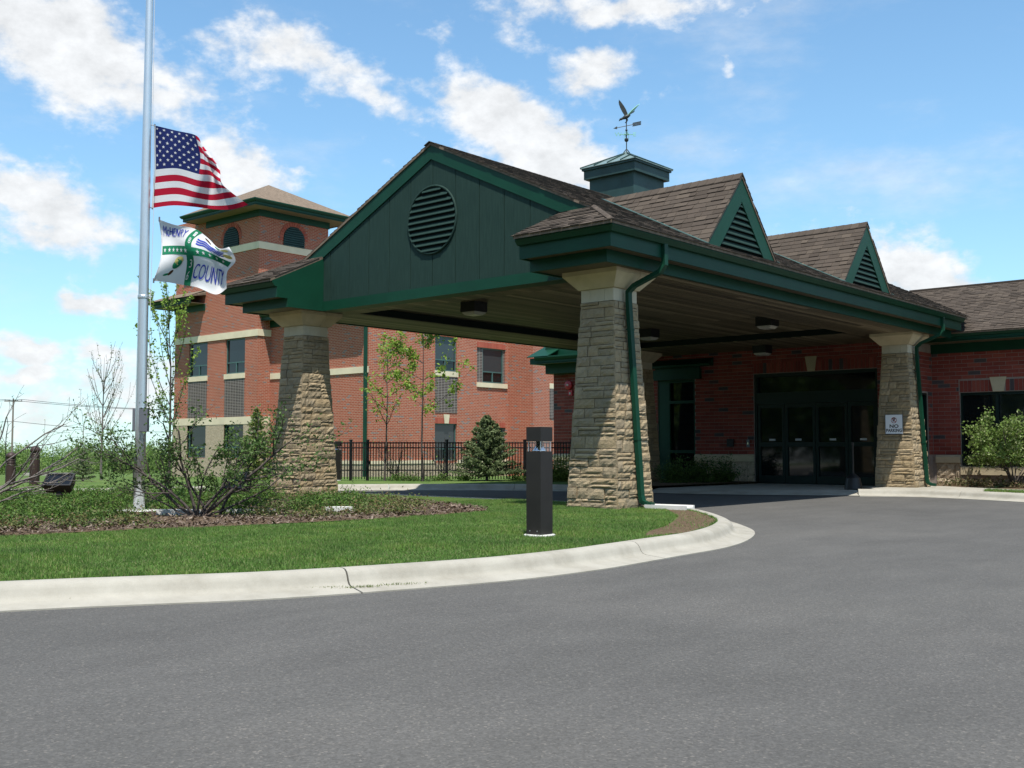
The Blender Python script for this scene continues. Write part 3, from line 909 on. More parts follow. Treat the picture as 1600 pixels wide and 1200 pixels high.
    rng = random.Random(5)
    c1 = 1 / math.hypot(1, SL)
    tabs = []
    # +X slope; u along +Y, v up towards the ridge
    L = EX / c1
    O = (XC + EX + .02, YE - .02, ZR - SL * EX - .004)
    tabs += shingle_tabs(O, (0, 1, 0), (-1, 0, SL), [(0, 0), (13.46 - YE, 0), (14.6 - YE, .45 / c1), (18.9, 3.4 / c1), (18.9, L), (ye - YE - .0, L), (ye - YE, (ye - YE) / c1)], .130, rng)
    # return roofs (facing -Y)
    H = GY - YE
    tabs += shingle_tabs((inR - .06, YE - .02, ZR - SL * EX - .004), (1, 0, 0), (0, 1, SL), [(0, 0), (XC + EX - inR + .06, 0), (XC + EX - H - inR + .06, H / c1), (0, H / c1)], .130, rng)
    tabs += shingle_tabs((XC - EX - .02, YE - .02, ZR - SL * EX - .004), (1, 0, 0), (0, 1, SL), [(0, 0), (inL - XC + EX + .06, 0), (inL - XC + EX + .06, H / c1), (H, H / c1)], .130, rng)
    # front edge of the -X slope, seen along the rake
    tabs += shingle_tabs((XC - EX - .02, 2.6, ZR - SL * EX - .004), (0, -1, 0), (1, 0, SL), [(0, 0), (2.6 - YE, 0), (2.6 - ye, (ye - YE) / c1), (2.6 - ye, L), (0, L)], .130, rng)
    # cap shingles along ridge and hip
    cap = []
    y = ye - .03
    while y < 12:
        for s in (-1, 1):
            b = [Vector((XC, y, ZR + .012)), Vector((XC, y + .2, ZR + .008)), Vector((XC + s * .13, y + .2, ZR - SL * .13 + .012)), Vector((XC + s * .13, y, ZR - SL * .13 + .016))]
            cap.append(b + [p + Vector((0, 0, .014)) for p in b])
        y += .165
    t = 0
    while t < H - .1:
        for s in (-1, 1):
            for side in (0, 1):
                a = Vector((XC + s * (EX - t), YE + t, ZR - SL * (EX - t) + .012)); b = Vector((XC + s * (EX - t - .16), YE + t + .16, ZR - SL * (EX - t - .16) + .012))
                o = Vector((-s * .075, 0, .0)) if side else Vector((0, .075, .0))
                q = [a, b, b + o, a + o]
                cap.append(q + [p + Vector((0, 0, .014)) for p in q])
        t += .145
    capf = [(4, 5, 6, 7), (0, 1, 5, 4), (1, 2, 6, 5), (2, 3, 7, 6), (3, 0, 4, 7)]
    # dormers
    for yc in (2.78, 8.10):
        xf, hw, zb, za = .80, 1.19, 4.425, 5.77
        ds = (za - zb) / hw
        face = MB()
        o_ = [(xf, yc - hw, zb), (xf, yc + hw, zb), (xf, yc, za)]
        w = .285
        # frame: two raking boards
        zi = lambda d: d
        iw = w * math.hypot(1, ds) / ds
        iz = w * math.hypot(1, ds)
        dm = MB()
        dm.add([(xf - .02, yc - hw, zb - .05), (xf - .02, yc + hw, zb - .05), (xf - .02, yc, za - .02)], [(0, 1, 2)])
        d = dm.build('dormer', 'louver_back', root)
        for s in (-1, 1):
            poly = [(xf, yc + s * hw, zb - .03), (xf, yc, za - .01), (xf, yc, za - iz), (xf, yc + s * (hw - iw), zb - .03)]
            m = MB(); m.prism(poly, (.035, 0, 0)); m.build('dormer_frame_board', 'green_trim', d)
            e = [(xf + .02, yc + s * (hw - iw), zb + .08), (xf + .02, yc, za - iz + .012)]
            m = MB(); m.bar(e[0], e[1], .018, .05); m.build('louver_edge', 'window_green' if s == -1 else 'green_trim', d)
        k = 8; z0, z1 = zb + .07, za - iz
        for i in range(k):
            z = z0 + (i + .35) * (z1 - z0) / k
            h = (z1 - z) / ds * 1.0
            if h < .03: continue
            m = MB(); m.prism([(xf - .012, yc - h, z + .055), (xf + .028, yc - h, z - .012), (xf + .028, yc - h, z - .028), (xf - .012, yc - h, z + .035)], (0, 2 * h, 0)); m.build('louver_slat', 'green_board', d)
        # roof of the dormer
        zr = za + .045; xo = xf + .048
        xk = XC + (ZR - zr) / SL              # ridge dies into the main roof
        hwo = hw + .03
        for s in (-1, 1):
            zl = zr - ds * hwo
            xv = XC + (ZR - zl) / SL
            tri = [(xo, yc, zr), (xk, yc, zr), (min(xv, xo) - .02, yc + s * hwo, zl), (xo, yc + s * hwo, zl)]
            if s == 1: tri = tri[::-1]
            m = MB(); m.prism(tri, (0, s * -.02, -.03)); m.build('dormer_roof', 'shingle_far', d)
            Ls = hwo * math.hypot(1, ds)
            xr = xo + .012
            poly = [(0, 0), (xr - xv, 0), (xr - xk, Ls), (0, Ls)]
            tabs += shingle_tabs((xr, yc + s * hwo, zl), (-1, 0, 0), (0, -s, ds), poly, .130, rng)
            a, b = Vector((xv + .02, yc + s * (hwo + .02), zl + .012)), Vector((xk, yc, zr + .02))
            m = MB(); q = Vector((-.02, s * .06, .0)); q2 = Vector((.07, s * .0, -.0))
            ff = [a + q, a + q2 + Vector((0, 0, -SL * .07 + .004)), b + q2 + Vector((0, 0, -SL * .07 + .004)), b + q]
            m.prism(ff, (0, 0, .014)); m.build('valley_flashing', 'valley_metal', d)
        x = xo + .01
        while x > xk:
            for s in (-1, 1):
                b = [Vector((x, yc, zr + .022)), Vector((x - .21, yc, zr + .014)), Vector((x - .21, yc + s * .11, zr - ds * .11 + .018)), Vector((x, yc + s * .11, zr - ds * .11 + .028))]
                cap.append(b + [p + Vector((0, 0, .014)) for p in b])
            x -= .17
    m = MB()
    for q in cap: m.add(q, capf)
    m.build('cap_shingles', 'shingle', roof, 'stuff')
    lay_shingles(roof, tabs, 290)
    # ceiling: beams round a shallow coffer, all planked
    zc, zb = 3.98, 3.822
    cx0, cx1, cy0, cy1 = -6.83, -0.83, 0.69, 10.9
    m = MB()
    m.box(X0 + .051, X1 - .051, GY + .1, yb, zc + .03, zc + .05); m.build('ceiling_backing', 'louver_back', root)
    for (a, b, cc, dd) in ((cx0 + .002, cx0 + .02, cy0, cy1), (cx1 - .02, cx1 - .002, cy0, cy1)):
        m = MB(); m.box(a, b, cc, dd, zb + .016, zc + .028); m.build('coffer_side', 'coffer_shade_green', root)
    for (a, b) in ((cy0, cy0 + .018), (cy1 - .018, cy1)):
        m = MB(); m.box(cx0 + .021, cx1 - .021, a, b, zb + .016, zc + .028); m.build('coffer_side', 'coffer_shade_green', root)
    w = .135
    def planks(x0, x1, y0, y1, z):
        n = max(1, round((x1 - x0) / w)); ww = (x1 - x0) / n
        for i in range(n):
            cuts = [y0, y1]
            if y1 - y0 > 4: cuts = [y0, y0 + rng.uniform(2, y1 - y0 - 2), y1]
            for p, q in zip(cuts, cuts[1:]):
                m = MB(); m.box(x0 + i * ww + .006, x0 + (i + 1) * ww - .006, p + .002, q - .002, z, z + .014); m.build('soffit_plank', 'soffit_wood', root)
    planks(cx0 + .02, cx1 - .02, cy0 + .02, cy1 - .02, zc)
    planks(X0 + .05, cx0, cy0, yb, zb)
    planks(cx1, X1 - .05, cy0, yb, zb)
    planks(X0 + .05, X1 - .05, GY + .135, cy0 - .002, zb)
    planks(cx0, cx1, cy1, yb, zb)
    # small beams' outer strip between frieze and returns
    for a, b in ((X0 + .05, inL), (inR, X1 - .05)):
        m = MB(); m.box(a, b, YF + .05, GY + .134, zb, zb + .014); m.build('return_soffit', 'soffit_wood', root)
    return root


build_canopy()


def build_pillars():
    names = ['stone_pillar']
    z0, zn, zk, zt = .14, 3.342, 3.545, 3.820
    a, b = .470, .300
    half = lambda z: a + (b - a) * (z - z0) / (zn - z0)
    root = thing('stone_pillar', (0, 0, z0), 'tapered tan stone pillar nearest the bollard, a green downspout on it', 'pillar', 'stone pillars carrying the canopy')
    m = MB()
    m.add([(sx * half(z), sy * half(z), z) for z in (z0, zn) for sx, sy in ((-1, -1), (1, -1), (1, 1), (-1, 1))], [(0, 3, 2, 1), (4, 5, 6, 7), (0, 1, 5, 4), (1, 2, 6, 5), (2, 3, 7, 6), (3, 0, 4, 7)])
    m.build('core', 'stone_joint', root)
    rng = random.Random(21)
    def stone(face, u0, u1, za, zb, rough):
        g = .0045
        u0, u1, za, zb = u0 + g, u1 - g, za + g, zb - g
        nu, nv = (6 if u1 - u0 > .22 else 4), 3
        if zb - za < .08: nv = 2
        vs = []; off = rng.choice((0, 0, .006, .012, .020))
        for j in range(nv + 1):
            for i in range(nu + 1):
                u = u0 + (u1 - u0) * i / nu; z = za + (zb - za) * j / nv
                edge = i in (0, nu) or j in (0, nv)
                d = rng.uniform(.007, .017) if edge else rng.uniform(.010, .027) * rough + .005
                d += off
                vs.append((u, z, d))
        def W(u, z, d):
            h = half(z) + d
            # 0: -Y, 1: +X, 2: +Y, 3: -X
            return [(u, -h, z), (h, u, z), (-u, h, z), (-h, -u, z)][face]
        P = [W(*q) for q in vs]
        fs = [(j * (nu + 1) + i, j * (nu + 1) + i + 1, (j + 1) * (nu + 1) + i + 1, (j + 1) * (nu + 1) + i) for j in range(nv) for i in range(nu)]
        ring = [i for i in range(nu + 1)] + [j * (nu + 1) + nu for j in range(1, nv + 1)] + [nv * (nu + 1) + i for i in range(nu - 1, -1, -1)] + [j * (nu + 1) for j in range(nv - 1, 0, -1)]
        back = len(P)
        for q in ring: P.append(W(vs[q][0], vs[q][1], -.012))
        n = len(ring)
        fs += [(ring[(k + 1) % n], ring[k], back + k, back + (k + 1) % n) for k in range(n)]
        mb = MB(); mb.add(P, fs); o = mb.build('stone', 'stone', root)
        return o
    for face in range(4):
        z = z0; 
        ext = .016 if face in (0, 2) else .010
        band = 0
        while z < zn - .03:
            h = rng.choice((.13, .15, .17, .19)) if face < 2 else rng.choice((.2, .24, .28))
            if zn - (z + h) < .10: h = zn - z
            w0 = half(z + h / 2) + ext
            rough = 1.0
            u = -w0; first = True
            while u < w0 - 1e-3:
                w = rng.uniform(.16, .46) if face < 2 else rng.uniform(.3, .5)
                if first: w *= (.55 if (band + face) % 2 else 1.0); first = False
                if w0 - (u + w) < .15: w = w0 - u
                if rng.random() < (.5 if face < 2 else .1) and w > .2:
                    f = rng.choice((.36, .5, .64)); zs = z + h * f
                    stone(face, u, u + w, z, zs, rough)
                    if w > .34 and rng.random() < .35:
                        s = u + w * rng.uniform(.4, .6); stone(face, u, s, zs, z + h, rough); stone(face, s, u + w, zs, z + h, rough)
                    else: stone(face, u, u + w, zs, z + h, rough)
                else: stone(face, u, u + w, z, z + h, rough)
                u += w
            z += h; band += 1
    # smooth course and cap
    h = b + .012; c = .17
    for sx in (-1, 1):
        for sy in (-1, 1):
            m = MB(); x0, x1 = sorted((sx * h, sx * (h - c))); y0, y1 = sorted((sy * h, sy * (h - c)))
            m.box(x0, x1, y0, y1, zn + .004, zk - .004); m.build('neck_block', 'neck_stone', root)
    g = .004
    for k in range(4):
        m = MB(); u = h - c - g
        bx = [(-u, u, -h, -h + c), (h - c, h, -u, u), (-u, u, h - c, h), (-h, -h + c, -u, u)][k]
        m.box(*bx, zn + .004, zk - .004); m.build('neck_block', 'neck_stone', root)
    m = MB(); m.box(-h + c, h - c, -h + c, h - c, zn, zk); m.build('neck_core', 'stone_joint', root)
    # cap: two blocks with a joint, flared, with an upright lip
    cb, ct, zl = .345, .526, 3.752
    for (fa, fb) in ((-1, .22), (.22, 1)):
        ga, gb = (0 if fa == -1 else .004), (0 if fb == 1 else .004)
        vs = []
        for w, z in ((cb, zk), (ct, zl), (ct, zt)):
            for x, f, gg in ((-1, fa, ga), (1, fa, ga), (1, fb, -gb), (-1, fb, -gb)):
                vs.append((x * w, f * w + gg, z))
        m = MB(); m.add(vs, [(0, 3, 2, 1), (8, 9, 10, 11)] + [(k + i, k + (i + 1) % 4, k + 4 + (i + 1) % 4, k + 4 + i) for k in (0, 4) for i in range(4)]); m.build('cap_block', 'cap_stone', root)
    for x, y, lb in ((-7.66, 0, 'tapered tan stone pillar rising from the junipers below the round gable louver'),
                     (0, 11.925, 'tapered tan stone pillar bearing the NO PARKING sign'),
                     (-7.66, 11.925, 'shaded stone pillar deep under the canopy beside the green framed window')):
        c = copy_tree(root); c.location = (x, y, z0); c['label'] = lb


build_pillars()


def build_downspouts():
    def one(dy, label, ytop):
        # rectangular pipe: outlet, offset under the eave, drop along the pillar, kick at the foot
        root = thing('downspout', (.5, dy, .14), label, 'downspout', 'green downspouts on the outer pillars')
        c = [(1.0, dy + .07, 4.18), (1.0, dy + .07, 3.86), (.93, dy + .05, 3.76), (.50, dy - .02, 3.58), (.405, dy - .04, 3.49), (.405, dy - .04, 3.35), (.545, dy + .06, .34), (.57, dy + .06, .25), (.64, dy + .075, .215), (.74, dy + .09, .205)]
        m = MB(); w, d = .095, .065
        vs = []
        P = [Vector(p) for p in c]
        for i, p in enumerate(P):
            t = (P[min(i + 1, len(P) - 1)] - P[max(i - 1, 0)]).normalized()
            s = Vector((0, 1, 0)); n = t.cross(s).normalized()
            for a, b in ((-1, -1), (1, -1), (1, 1), (-1, 1)): vs.append(p + s * (a * w / 2) + n * (b * d / 2))
        fs = [(i * 4 + k, i * 4 + (k + 1) % 4, i * 4 + 4 + (k + 1) % 4, i * 4 + 4 + k) for i in range(len(P) - 1) for k in range(4)] + [(3, 2, 1, 0), tuple(range(len(vs) - 4, len(vs)))]
        m.add(vs, fs); o = m.build('pipe', 'green_trim', root)
        for z in (2.9, 1.2):
            u = (3.35 - z) / 3.01; x = .405 + .14 * u; y = dy - .04 + .10 * u
            m = MB(); m.box(x - .05, x + .038, y - .056, y + .056, z - .012, z + .012); m.build('strap', 'green_trim', root)
    one(0.0, 'green downspout bent back onto the stone pillar nearest the bollard', 4.18)
    one(11.98, 'green downspout on the pillar that bears the NO PARKING sign', 4.18)


def build_canopy_lights():
    spots = [(-4.65, 1.83, 'square dark canopy light nearest the round gable louver'), (-4.75, 8.2, 'square canopy light seen just beside the front stone pillar'),
             (-1.40, 7.9, 'square canopy light nearest the outer eave'), (-3.86, 12.3, 'square canopy light over the entrance doors')]
    for i, (x, y, lb) in enumerate(spots):
        zt = 3.979 if y < 10.8 else 3.82
        if i == 0:
            r0 = thing('canopy_light', (x, y, zt), lb, 'ceiling light', 'square lights under the canopy')
            m = MB(); m.box(x - .19, x + .19, y - .19, y + .19, zt - .20, zt); m.build('housing', 'black_metal', r0)
            m = MB(); a, b = .165, .12
            m.add([(x + sx * w, y + sy * w, zt - z) for w, z in ((a, .20), (a, .222), (b, .26)) for sx, sy in ((-1, -1), (1, -1), (1, 1), (-1, 1))],
                  [(0, 1, 2, 3), (11, 10, 9, 8)] + [(k + q, k + (q + 1) % 4, k + 4 + (q + 1) % 4, k + 4 + q) for k in (0, 4) for q in range(4)]); m.build('lens', 'lens', r0)
        else:
            c = copy_tree(r0); c.location = (x, y, zt); c['label'] = lb


def build_cupola():
    x, y = XC, 5.99; s, t = .598, .74
    r = thing('cupola', (x, y, 6.4), 'square green roof cupola with standing seam cap on the canopy ridge', 'cupola')
    m = MB(); m.box(x - s, x + s, y - s, y + s, 6.30, 7.12); m.build('wall', 'cupola_wall', r)
    m = MB(); m.box(x - t + .05, x + t - .05, y - t + .05, y + t - .05, 7.10, 7.30); m.build('fascia', 'cupola_wall', r)
    m = MB(); m.box(x - t + .015, x + t - .015, y - t + .015, y + t - .015, 7.30, 7.345); m.build('crown_strip', 'cupola_wall', r)
    za = 7.735; p = .10
    m = MB(); e = t + .012
    m.add([(x - e, y - e, 7.345), (x + e, y - e, 7.345), (x + e, y + e, 7.345), (x - e, y + e, 7.345), (x - e, y - e, 7.358), (x + e, y - e, 7.358), (x + e, y + e, 7.358), (x - e, y + e, 7.358), (x, y, za)],
          [(3, 2, 1, 0), (0, 1, 5, 4), (1, 2, 6, 5), (2, 3, 7, 6), (3, 0, 4, 7), (4, 5, 8), (5, 6, 8), (6, 7, 8), (7, 4, 8)]); m.build('metal_roof', 'green_metal', r)
    apex = Vector((x, y, za))
    for sx, sy in ((-1, -1), (1, -1), (1, 1), (-1, 1)):
        m = MB(); m.bar((x + sx * e, y + sy * e, 7.365), apex + Vector((0, 0, .012)), .03, .03); m.build('hip_seam', 'cupola_wall', r)
    for k in range(4):
        for u in (-.36, 0, .36):
            a = math.pi / 2 * k; c, q = math.cos(a), math.sin(a)
            # seam runs straight up the slope until it meets the hip
            d1 = abs(u) if u else .04
            P = lambda d, w: (x + c * d - q * w, y + q * d + c * w, 7.358 + (za - 7.358) * (1 - d / e) + .012)
            m = MB(); m.bar(P(e, u), P(d1, u), .018, .03); m.build('seam', 'cupola_wall', r)
    m = MB(); m.add([(x - p, y - p, 7.69), (x + p, y - p, 7.69), (x + p, y + p, 7.69), (x - p, y + p, 7.69), (x, y, 7.79)], [(3, 2, 1, 0), (0, 1, 4), (1, 2, 4), (2, 3, 4), (3, 0, 4)]); m.build('apex_cap', 'green_metal', r)
    # weathervane
    v = thing('weathervane', (x, y, 7.74), 'dark eagle weathervane with arrow and compass letters on the cupola', 'weathervane')
    m = MB()
    for a in (0.7, 2.3, 3.9, 5.4): m.tube([(x + math.cos(a) * .075, y + math.sin(a) * .075, 7.735), (x + math.cos(a) * .03, y + math.sin(a) * .03, 7.80), (x, y, 7.83)], .010, 6)
    m.tube([(x, y, 7.78), (x, y, 8.54)], .011, 8); m.build('pole', 'copper_dark', v)
    m = MB(); m._lathe((x, y, 8.04), [(.002, -.048), (.03, -.038), (.046, -.015), (.048, 0), (.046, .015), (.03, .038), (.002, .048)], 16, 0); m.build('ball', 'copper_dark', v, None, True)
    m = MB(); m._lathe((x, y, 8.265), [(.002, -.028), (.022, -.016), (.027, 0), (.022, .016), (.002, .028)], 12, 0); m.build('ball', 'copper_dark', v, None, True)
    D = Vector((RT.x, RT.y, 0)); Q = Vector((-RT.y, RT.x, 0)); c = Vector((x, y, 0))
    m = MB(); zz = Vector((0, 0, 8.165))
    m.bar(c + zz - D * .15, c + zz + D * .15, .014, .014); m.bar(c + zz - Q * .15, c + zz + Q * .15, .014, .014)
    m.tube([c + zz + Vector((math.cos(a) * .045, math.sin(a) * .045, 0)) for a in np.linspace(0, 2 * math.pi, 13)], .007, 6, 0, False)
    m.tube([c + zz + D * .05 + Vector((0, 0, -.10)), c + zz + D * .052, c + zz + D * .02 + Vector((0, 0, .07))], .006, 6)
    m.tube([c + zz - D * .05 + Vector((0, 0, -.10)), c + zz - D * .052, c + zz - D * .02 + Vector((0, 0, .07))], .006, 6)
    m.build('compass_arms', 'copper_green', v)
    for ch, dv in (('W', -D), ('E', D), ('N', Q), ('S', -Q)):
        vs, fs = text_verts(ch, .125)
        m = MB(); P = []
        for vx, vy, _ in vs: P.append(c + zz + dv * .185 + (D if abs(dv.dot(D)) > .5 else Q) * (vx * (1.25)) + Vector((0, 0, vy)))
        n = len(P); nrm = Q if abs(dv.dot(D)) > .5 else D
        m.add(P + [p + nrm * .012 for p in P], fs + [tuple(n + i for i in f) for f in fs]); m.build('compass_letter', 'copper_green', v)
    # arrow points down-left of the picture, a little nose-down
    A = (D * .97 + Vector((0, 0, .20))).normalized(); o = c + Vector((0, 0, 8.365))
    m = MB(); m.tube([o - A * .24, o + A * .16], .008, 6)
    m.add([o - A * .30, o - A * .215 + Vector((0, 0, .034)), o - A * .235, o - A * .215 - Vector((0, 0, .034))], [(0, 1, 2), (0, 2, 3)])
    m.prism([o - A * .30 + Q * .004, o - A * .215 + Vector((0, 0, .034)) + Q * .004, o - A * .215 - Vector((0, 0, .034)) + Q * .004], Q * -.010)
    m.build('arrow', 'copper_dark', v)
    m = MB(); z = Vector((0, 0, 1))
    for k in range(3):
        b = o + A * .14 + z * (-.042 + k * .030)
        m.prism([b, b + A * .195, b + A * .205 + z * .024, b + A * .01 + z * .024], Q * .012)
    m.build('arrow_feathers', 'copper_dark', v)
    # eagle: body, head with beak, tail, legs, two raised wings
    b0 = c + Vector((0, 0, 8.575))
    F = -D                                     # facing the arrow's way
    m = MB()
    ax = (F * .75 + z * -.35).normalized()
    m.tube([b0 - ax * .10, b0 - ax * .07, b0 - ax * .02, b0 + ax * .04, b0 + ax * .075, b0 + ax * .10, b0 + ax * .125, b0 + ax * .155, b0 + ax * .175 - z * .012, b0 + ax * .185 - z * .03],
           [.012, .030, .046, .044, .032, .026, .029, .022, .010, .002], 10)
    m.build('body', 'copper_dark', v, None, True)
    m = MB(); m.prism([b0 - ax * .08 + z * .01, b0 - ax * .20 + Q * .05 + z * .035, b0 - ax * .215 + z * .05, b0 - ax * .20 - Q * .05 + z * .035], z * .01); m.build('tail', 'copper_dark', v)
    for s in (-1, 1):
        m = MB(); f = b0 + Q * s * .022 - z * .03
        m.tube([f, f - z * .05 + F * -.03, f - z * .085 + F * -.01], [.014, .010, .008], 6)
        for g in (-.4, 0, .4): m.tube([f - z * .085 + F * -.01, f - z * .105 + F * .03 + Q * g * .05], [.006, .003], 5)
        m.build('leg', 'copper_dark', v)
    def wing(tip, root, chord, side, mat):
        m = MB(); tip, root = Vector(tip), Vector(root); sp = tip - root
        ch = chord; N = sp.cross(ch).normalized() * .006
        prof = [(0.0, -.25, .55), (.2, -.42, .75), (.45, -.5, .8), (.7, -.42, .62), (.85, -.25, .42), (.93, -.08, .30), (1.0, .02, .10)]
        lead = [root + sp * t + ch * a for t, a, b in prof]; trail = [root + sp * t + ch * b for t, a, b in prof]
        poly = lead + trail[::-1]
        n = len(prof); vs = [p + N for p in lead + trail] + [p - N for p in lead + trail]
        fs = []
        for i in range(n - 1): fs += [(i, i + 1, n + i + 1, n + i), (2 * n + n + i, 2 * n + n + i + 1, 2 * n + i + 1, 2 * n + i), (i, 2 * n + i, 2 * n + i + 1, i + 1), (n + i + 1, 3 * n + i + 1, 3 * n + i, n + i)]
        m.add(vs, fs)
        for t in (.80, .87, .93):
            a = root + sp * t + ch * (.42 - t * .35); m.prism([a, a + ch * .10, a + sp * .14 + ch * .04], N * 1.5)
        m.build('wing', mat, v)
    wing(b0 - D * .175 + z * .37 - Q * .05, b0 - D * .02 + z * .02 - Q * .02, (D * .10 + Q * .02 - z * .02), -1, 'copper_dark')
    wing(b0 + D * .295 + z * .315 + Q * .12, b0 + D * .02 + z * .02 + Q * .02, (D * .012 - Q * .09 + z * .035), 1, 'copper_green')


def build_sign():
    # flat plate on the -Y face of the pillar by the walk
    y = 11.452; x0, x1, z0, z1 = -.19, .215, 1.415, 1.865
    r = thing('no_parking_sign', ((x0 + x1) / 2, y, z0), 'white NO PARKING sign with a crossed circle fixed to the stone pillar', 'sign')
    m = MB(); m.box(x0, x1, y - .008, y, z0, z1); m.build('plate', 'sign_white', r)
    m = MB()
    for a, b, c, d in ((x0 - .012, x1 + .012, z1, z1 + .012), (x0 - .012, x1 + .012, z0 - .012, z0), (x0 - .012, x0, z0, z1), (x1, x1 + .012, z0, z1)): m.box(a, b, y - .012, y, c, d)
    m.build('rim', 'box_metal', r)
    m = MB(); m.box(-.05, .07, y, y + .16, 1.5, 1.75); m.build('bracket', 'box_metal', r)
    cx = (x0 + x1) / 2
    def put(name, s, size, zc, wide, mat):
        vs, fs = text_verts(s, size, 0.0, size * .028)
        m = MB(); P = [(cx + vx * wide, y - .0095, zc + vy) for vx, vy, _ in vs]
        m.add(P, fs); m.build(name, mat, r)
        return
    put('lettering', 'NO', .112, 1.590, 1.25, 'sign_black')
    put('lettering', 'PARKING', .106, 1.490, .86, 'sign_black')
    put('symbol', 'P', .125, 1.742, 1.1, 'sign_black')
    m = MB(); n = 28; ro, ri = .070, .058
    P = [(cx + math.cos(2 * math.pi * i / n) * q, y - .0098, 1.735 + math.sin(2 * math.pi * i / n) * q) for q in (ro, ri) for i in range(n)]
    m.add(P, [(i, (i + 1) % n, n + (i + 1) % n, n + i) for i in range(n)])
    a = .042; w = .007
    m.add([(cx - a - w, y - .0102, 1.735 + a - w), (cx - a + w, y - .0102, 1.735 + a + w), (cx + a + w, y - .0102, 1.735 - a + w), (cx + a - w, y - .0102, 1.735 - a - w)], [(0, 1, 2, 3)])
    m.build('crossed_circle', 'sign_red', r)


build_downspouts(); build_canopy_lights(); build_cupola(); build_sign()

# ------------------------------------------------------------------ entry wing


def brick_course_field(root, axis, c, u0, u1, z0, z1, holes, singles, course=.1016, length=.305, seed=1, near=None):
    """separate bricks standing proud of a mortar wall; the first `singles` are objects, the rest one mesh"""
    rng = random.Random(seed); j = .011; out = []
    s = -1 if axis == 'x' else 1
    k = 0; z = z0
    while z + course <= z1 + .02:
        zb = min(z + course, z1)
        free = [(u0, u1)]
        for h in holes:
            if h[2] < zb - .02 and h[3] > z + .02:
                nf = []
                for a, b in free:
                    if h[1] <= a or h[0] >= b: nf.append((a, b)); continue
                    if h[0] > a: nf.append((a, h[0]))
                    if h[1] < b: nf.append((h[1], b))
                free = nf
        for a, b in free:
            u = u0 - (length / 2 if k % 2 else 0)
            while u < b:
                p, q = max(u, a), min(u + length, b)
                if q - p > .03: out.append((p + j / 2, q - j / 2, z + j / 2, zb - j / 2))
                u += length
        z += course; k += 1
    d = .006
    def shape(mb, b, dd):
        if axis == 'x': mb.box(c - .012, c + dd, b[0], b[1], b[2], b[3])
        else: mb.box(b[0], b[1], c - dd, c + .012, b[2], b[3])
    if near is not None: out.sort(key=lambda b: near(((b[0] + b[1]) / 2, (b[2] + b[3]) / 2)))
    cache = {}
    for b in out[:singles]:
        key = (round(b[1] - b[0], 3), round(b[3] - b[2], 3))
        ctr = ((b[0] + b[1]) / 2, (b[2] + b[3]) / 2)
        loc = Vector((c, ctr[0], ctr[1])) if axis == 'x' else Vector((ctr[0], c, ctr[1]))
        if key not in cache:
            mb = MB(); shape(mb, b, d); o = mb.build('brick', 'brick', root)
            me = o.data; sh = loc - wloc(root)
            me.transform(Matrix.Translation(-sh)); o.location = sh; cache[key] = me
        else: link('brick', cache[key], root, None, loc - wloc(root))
    mb = MB()
    for b in out[singles:]: shape(mb, b, d + rng.uniform(-.002, .003))
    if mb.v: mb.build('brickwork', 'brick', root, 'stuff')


def soldier_course(root, axis, c, u0, u1, z0, z1, singles=True, skip=()):
    w = .1016; n = round((u1 - u0) / w); j = .011
    mb = MB()
    for i in range(n):
        a, b = u0 + i * (u1 - u0) / n + j / 2, u0 + (i + 1) * (u1 - u0) / n - j / 2
        if any(s[0] < (a + b) / 2 < s[1] for s in skip): continue
        m = MB() if singles else mb
        if axis == 'y': m.box(a, b, c - .008, c + .012, z0 + j / 2, z1 - j / 2)
        else: m.box(c - .012, c + .008, a, b, z0 + j / 2, z1 - j / 2)
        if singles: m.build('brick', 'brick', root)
    if mb.v: mb.build('brickwork', 'brick', root, 'stuff')


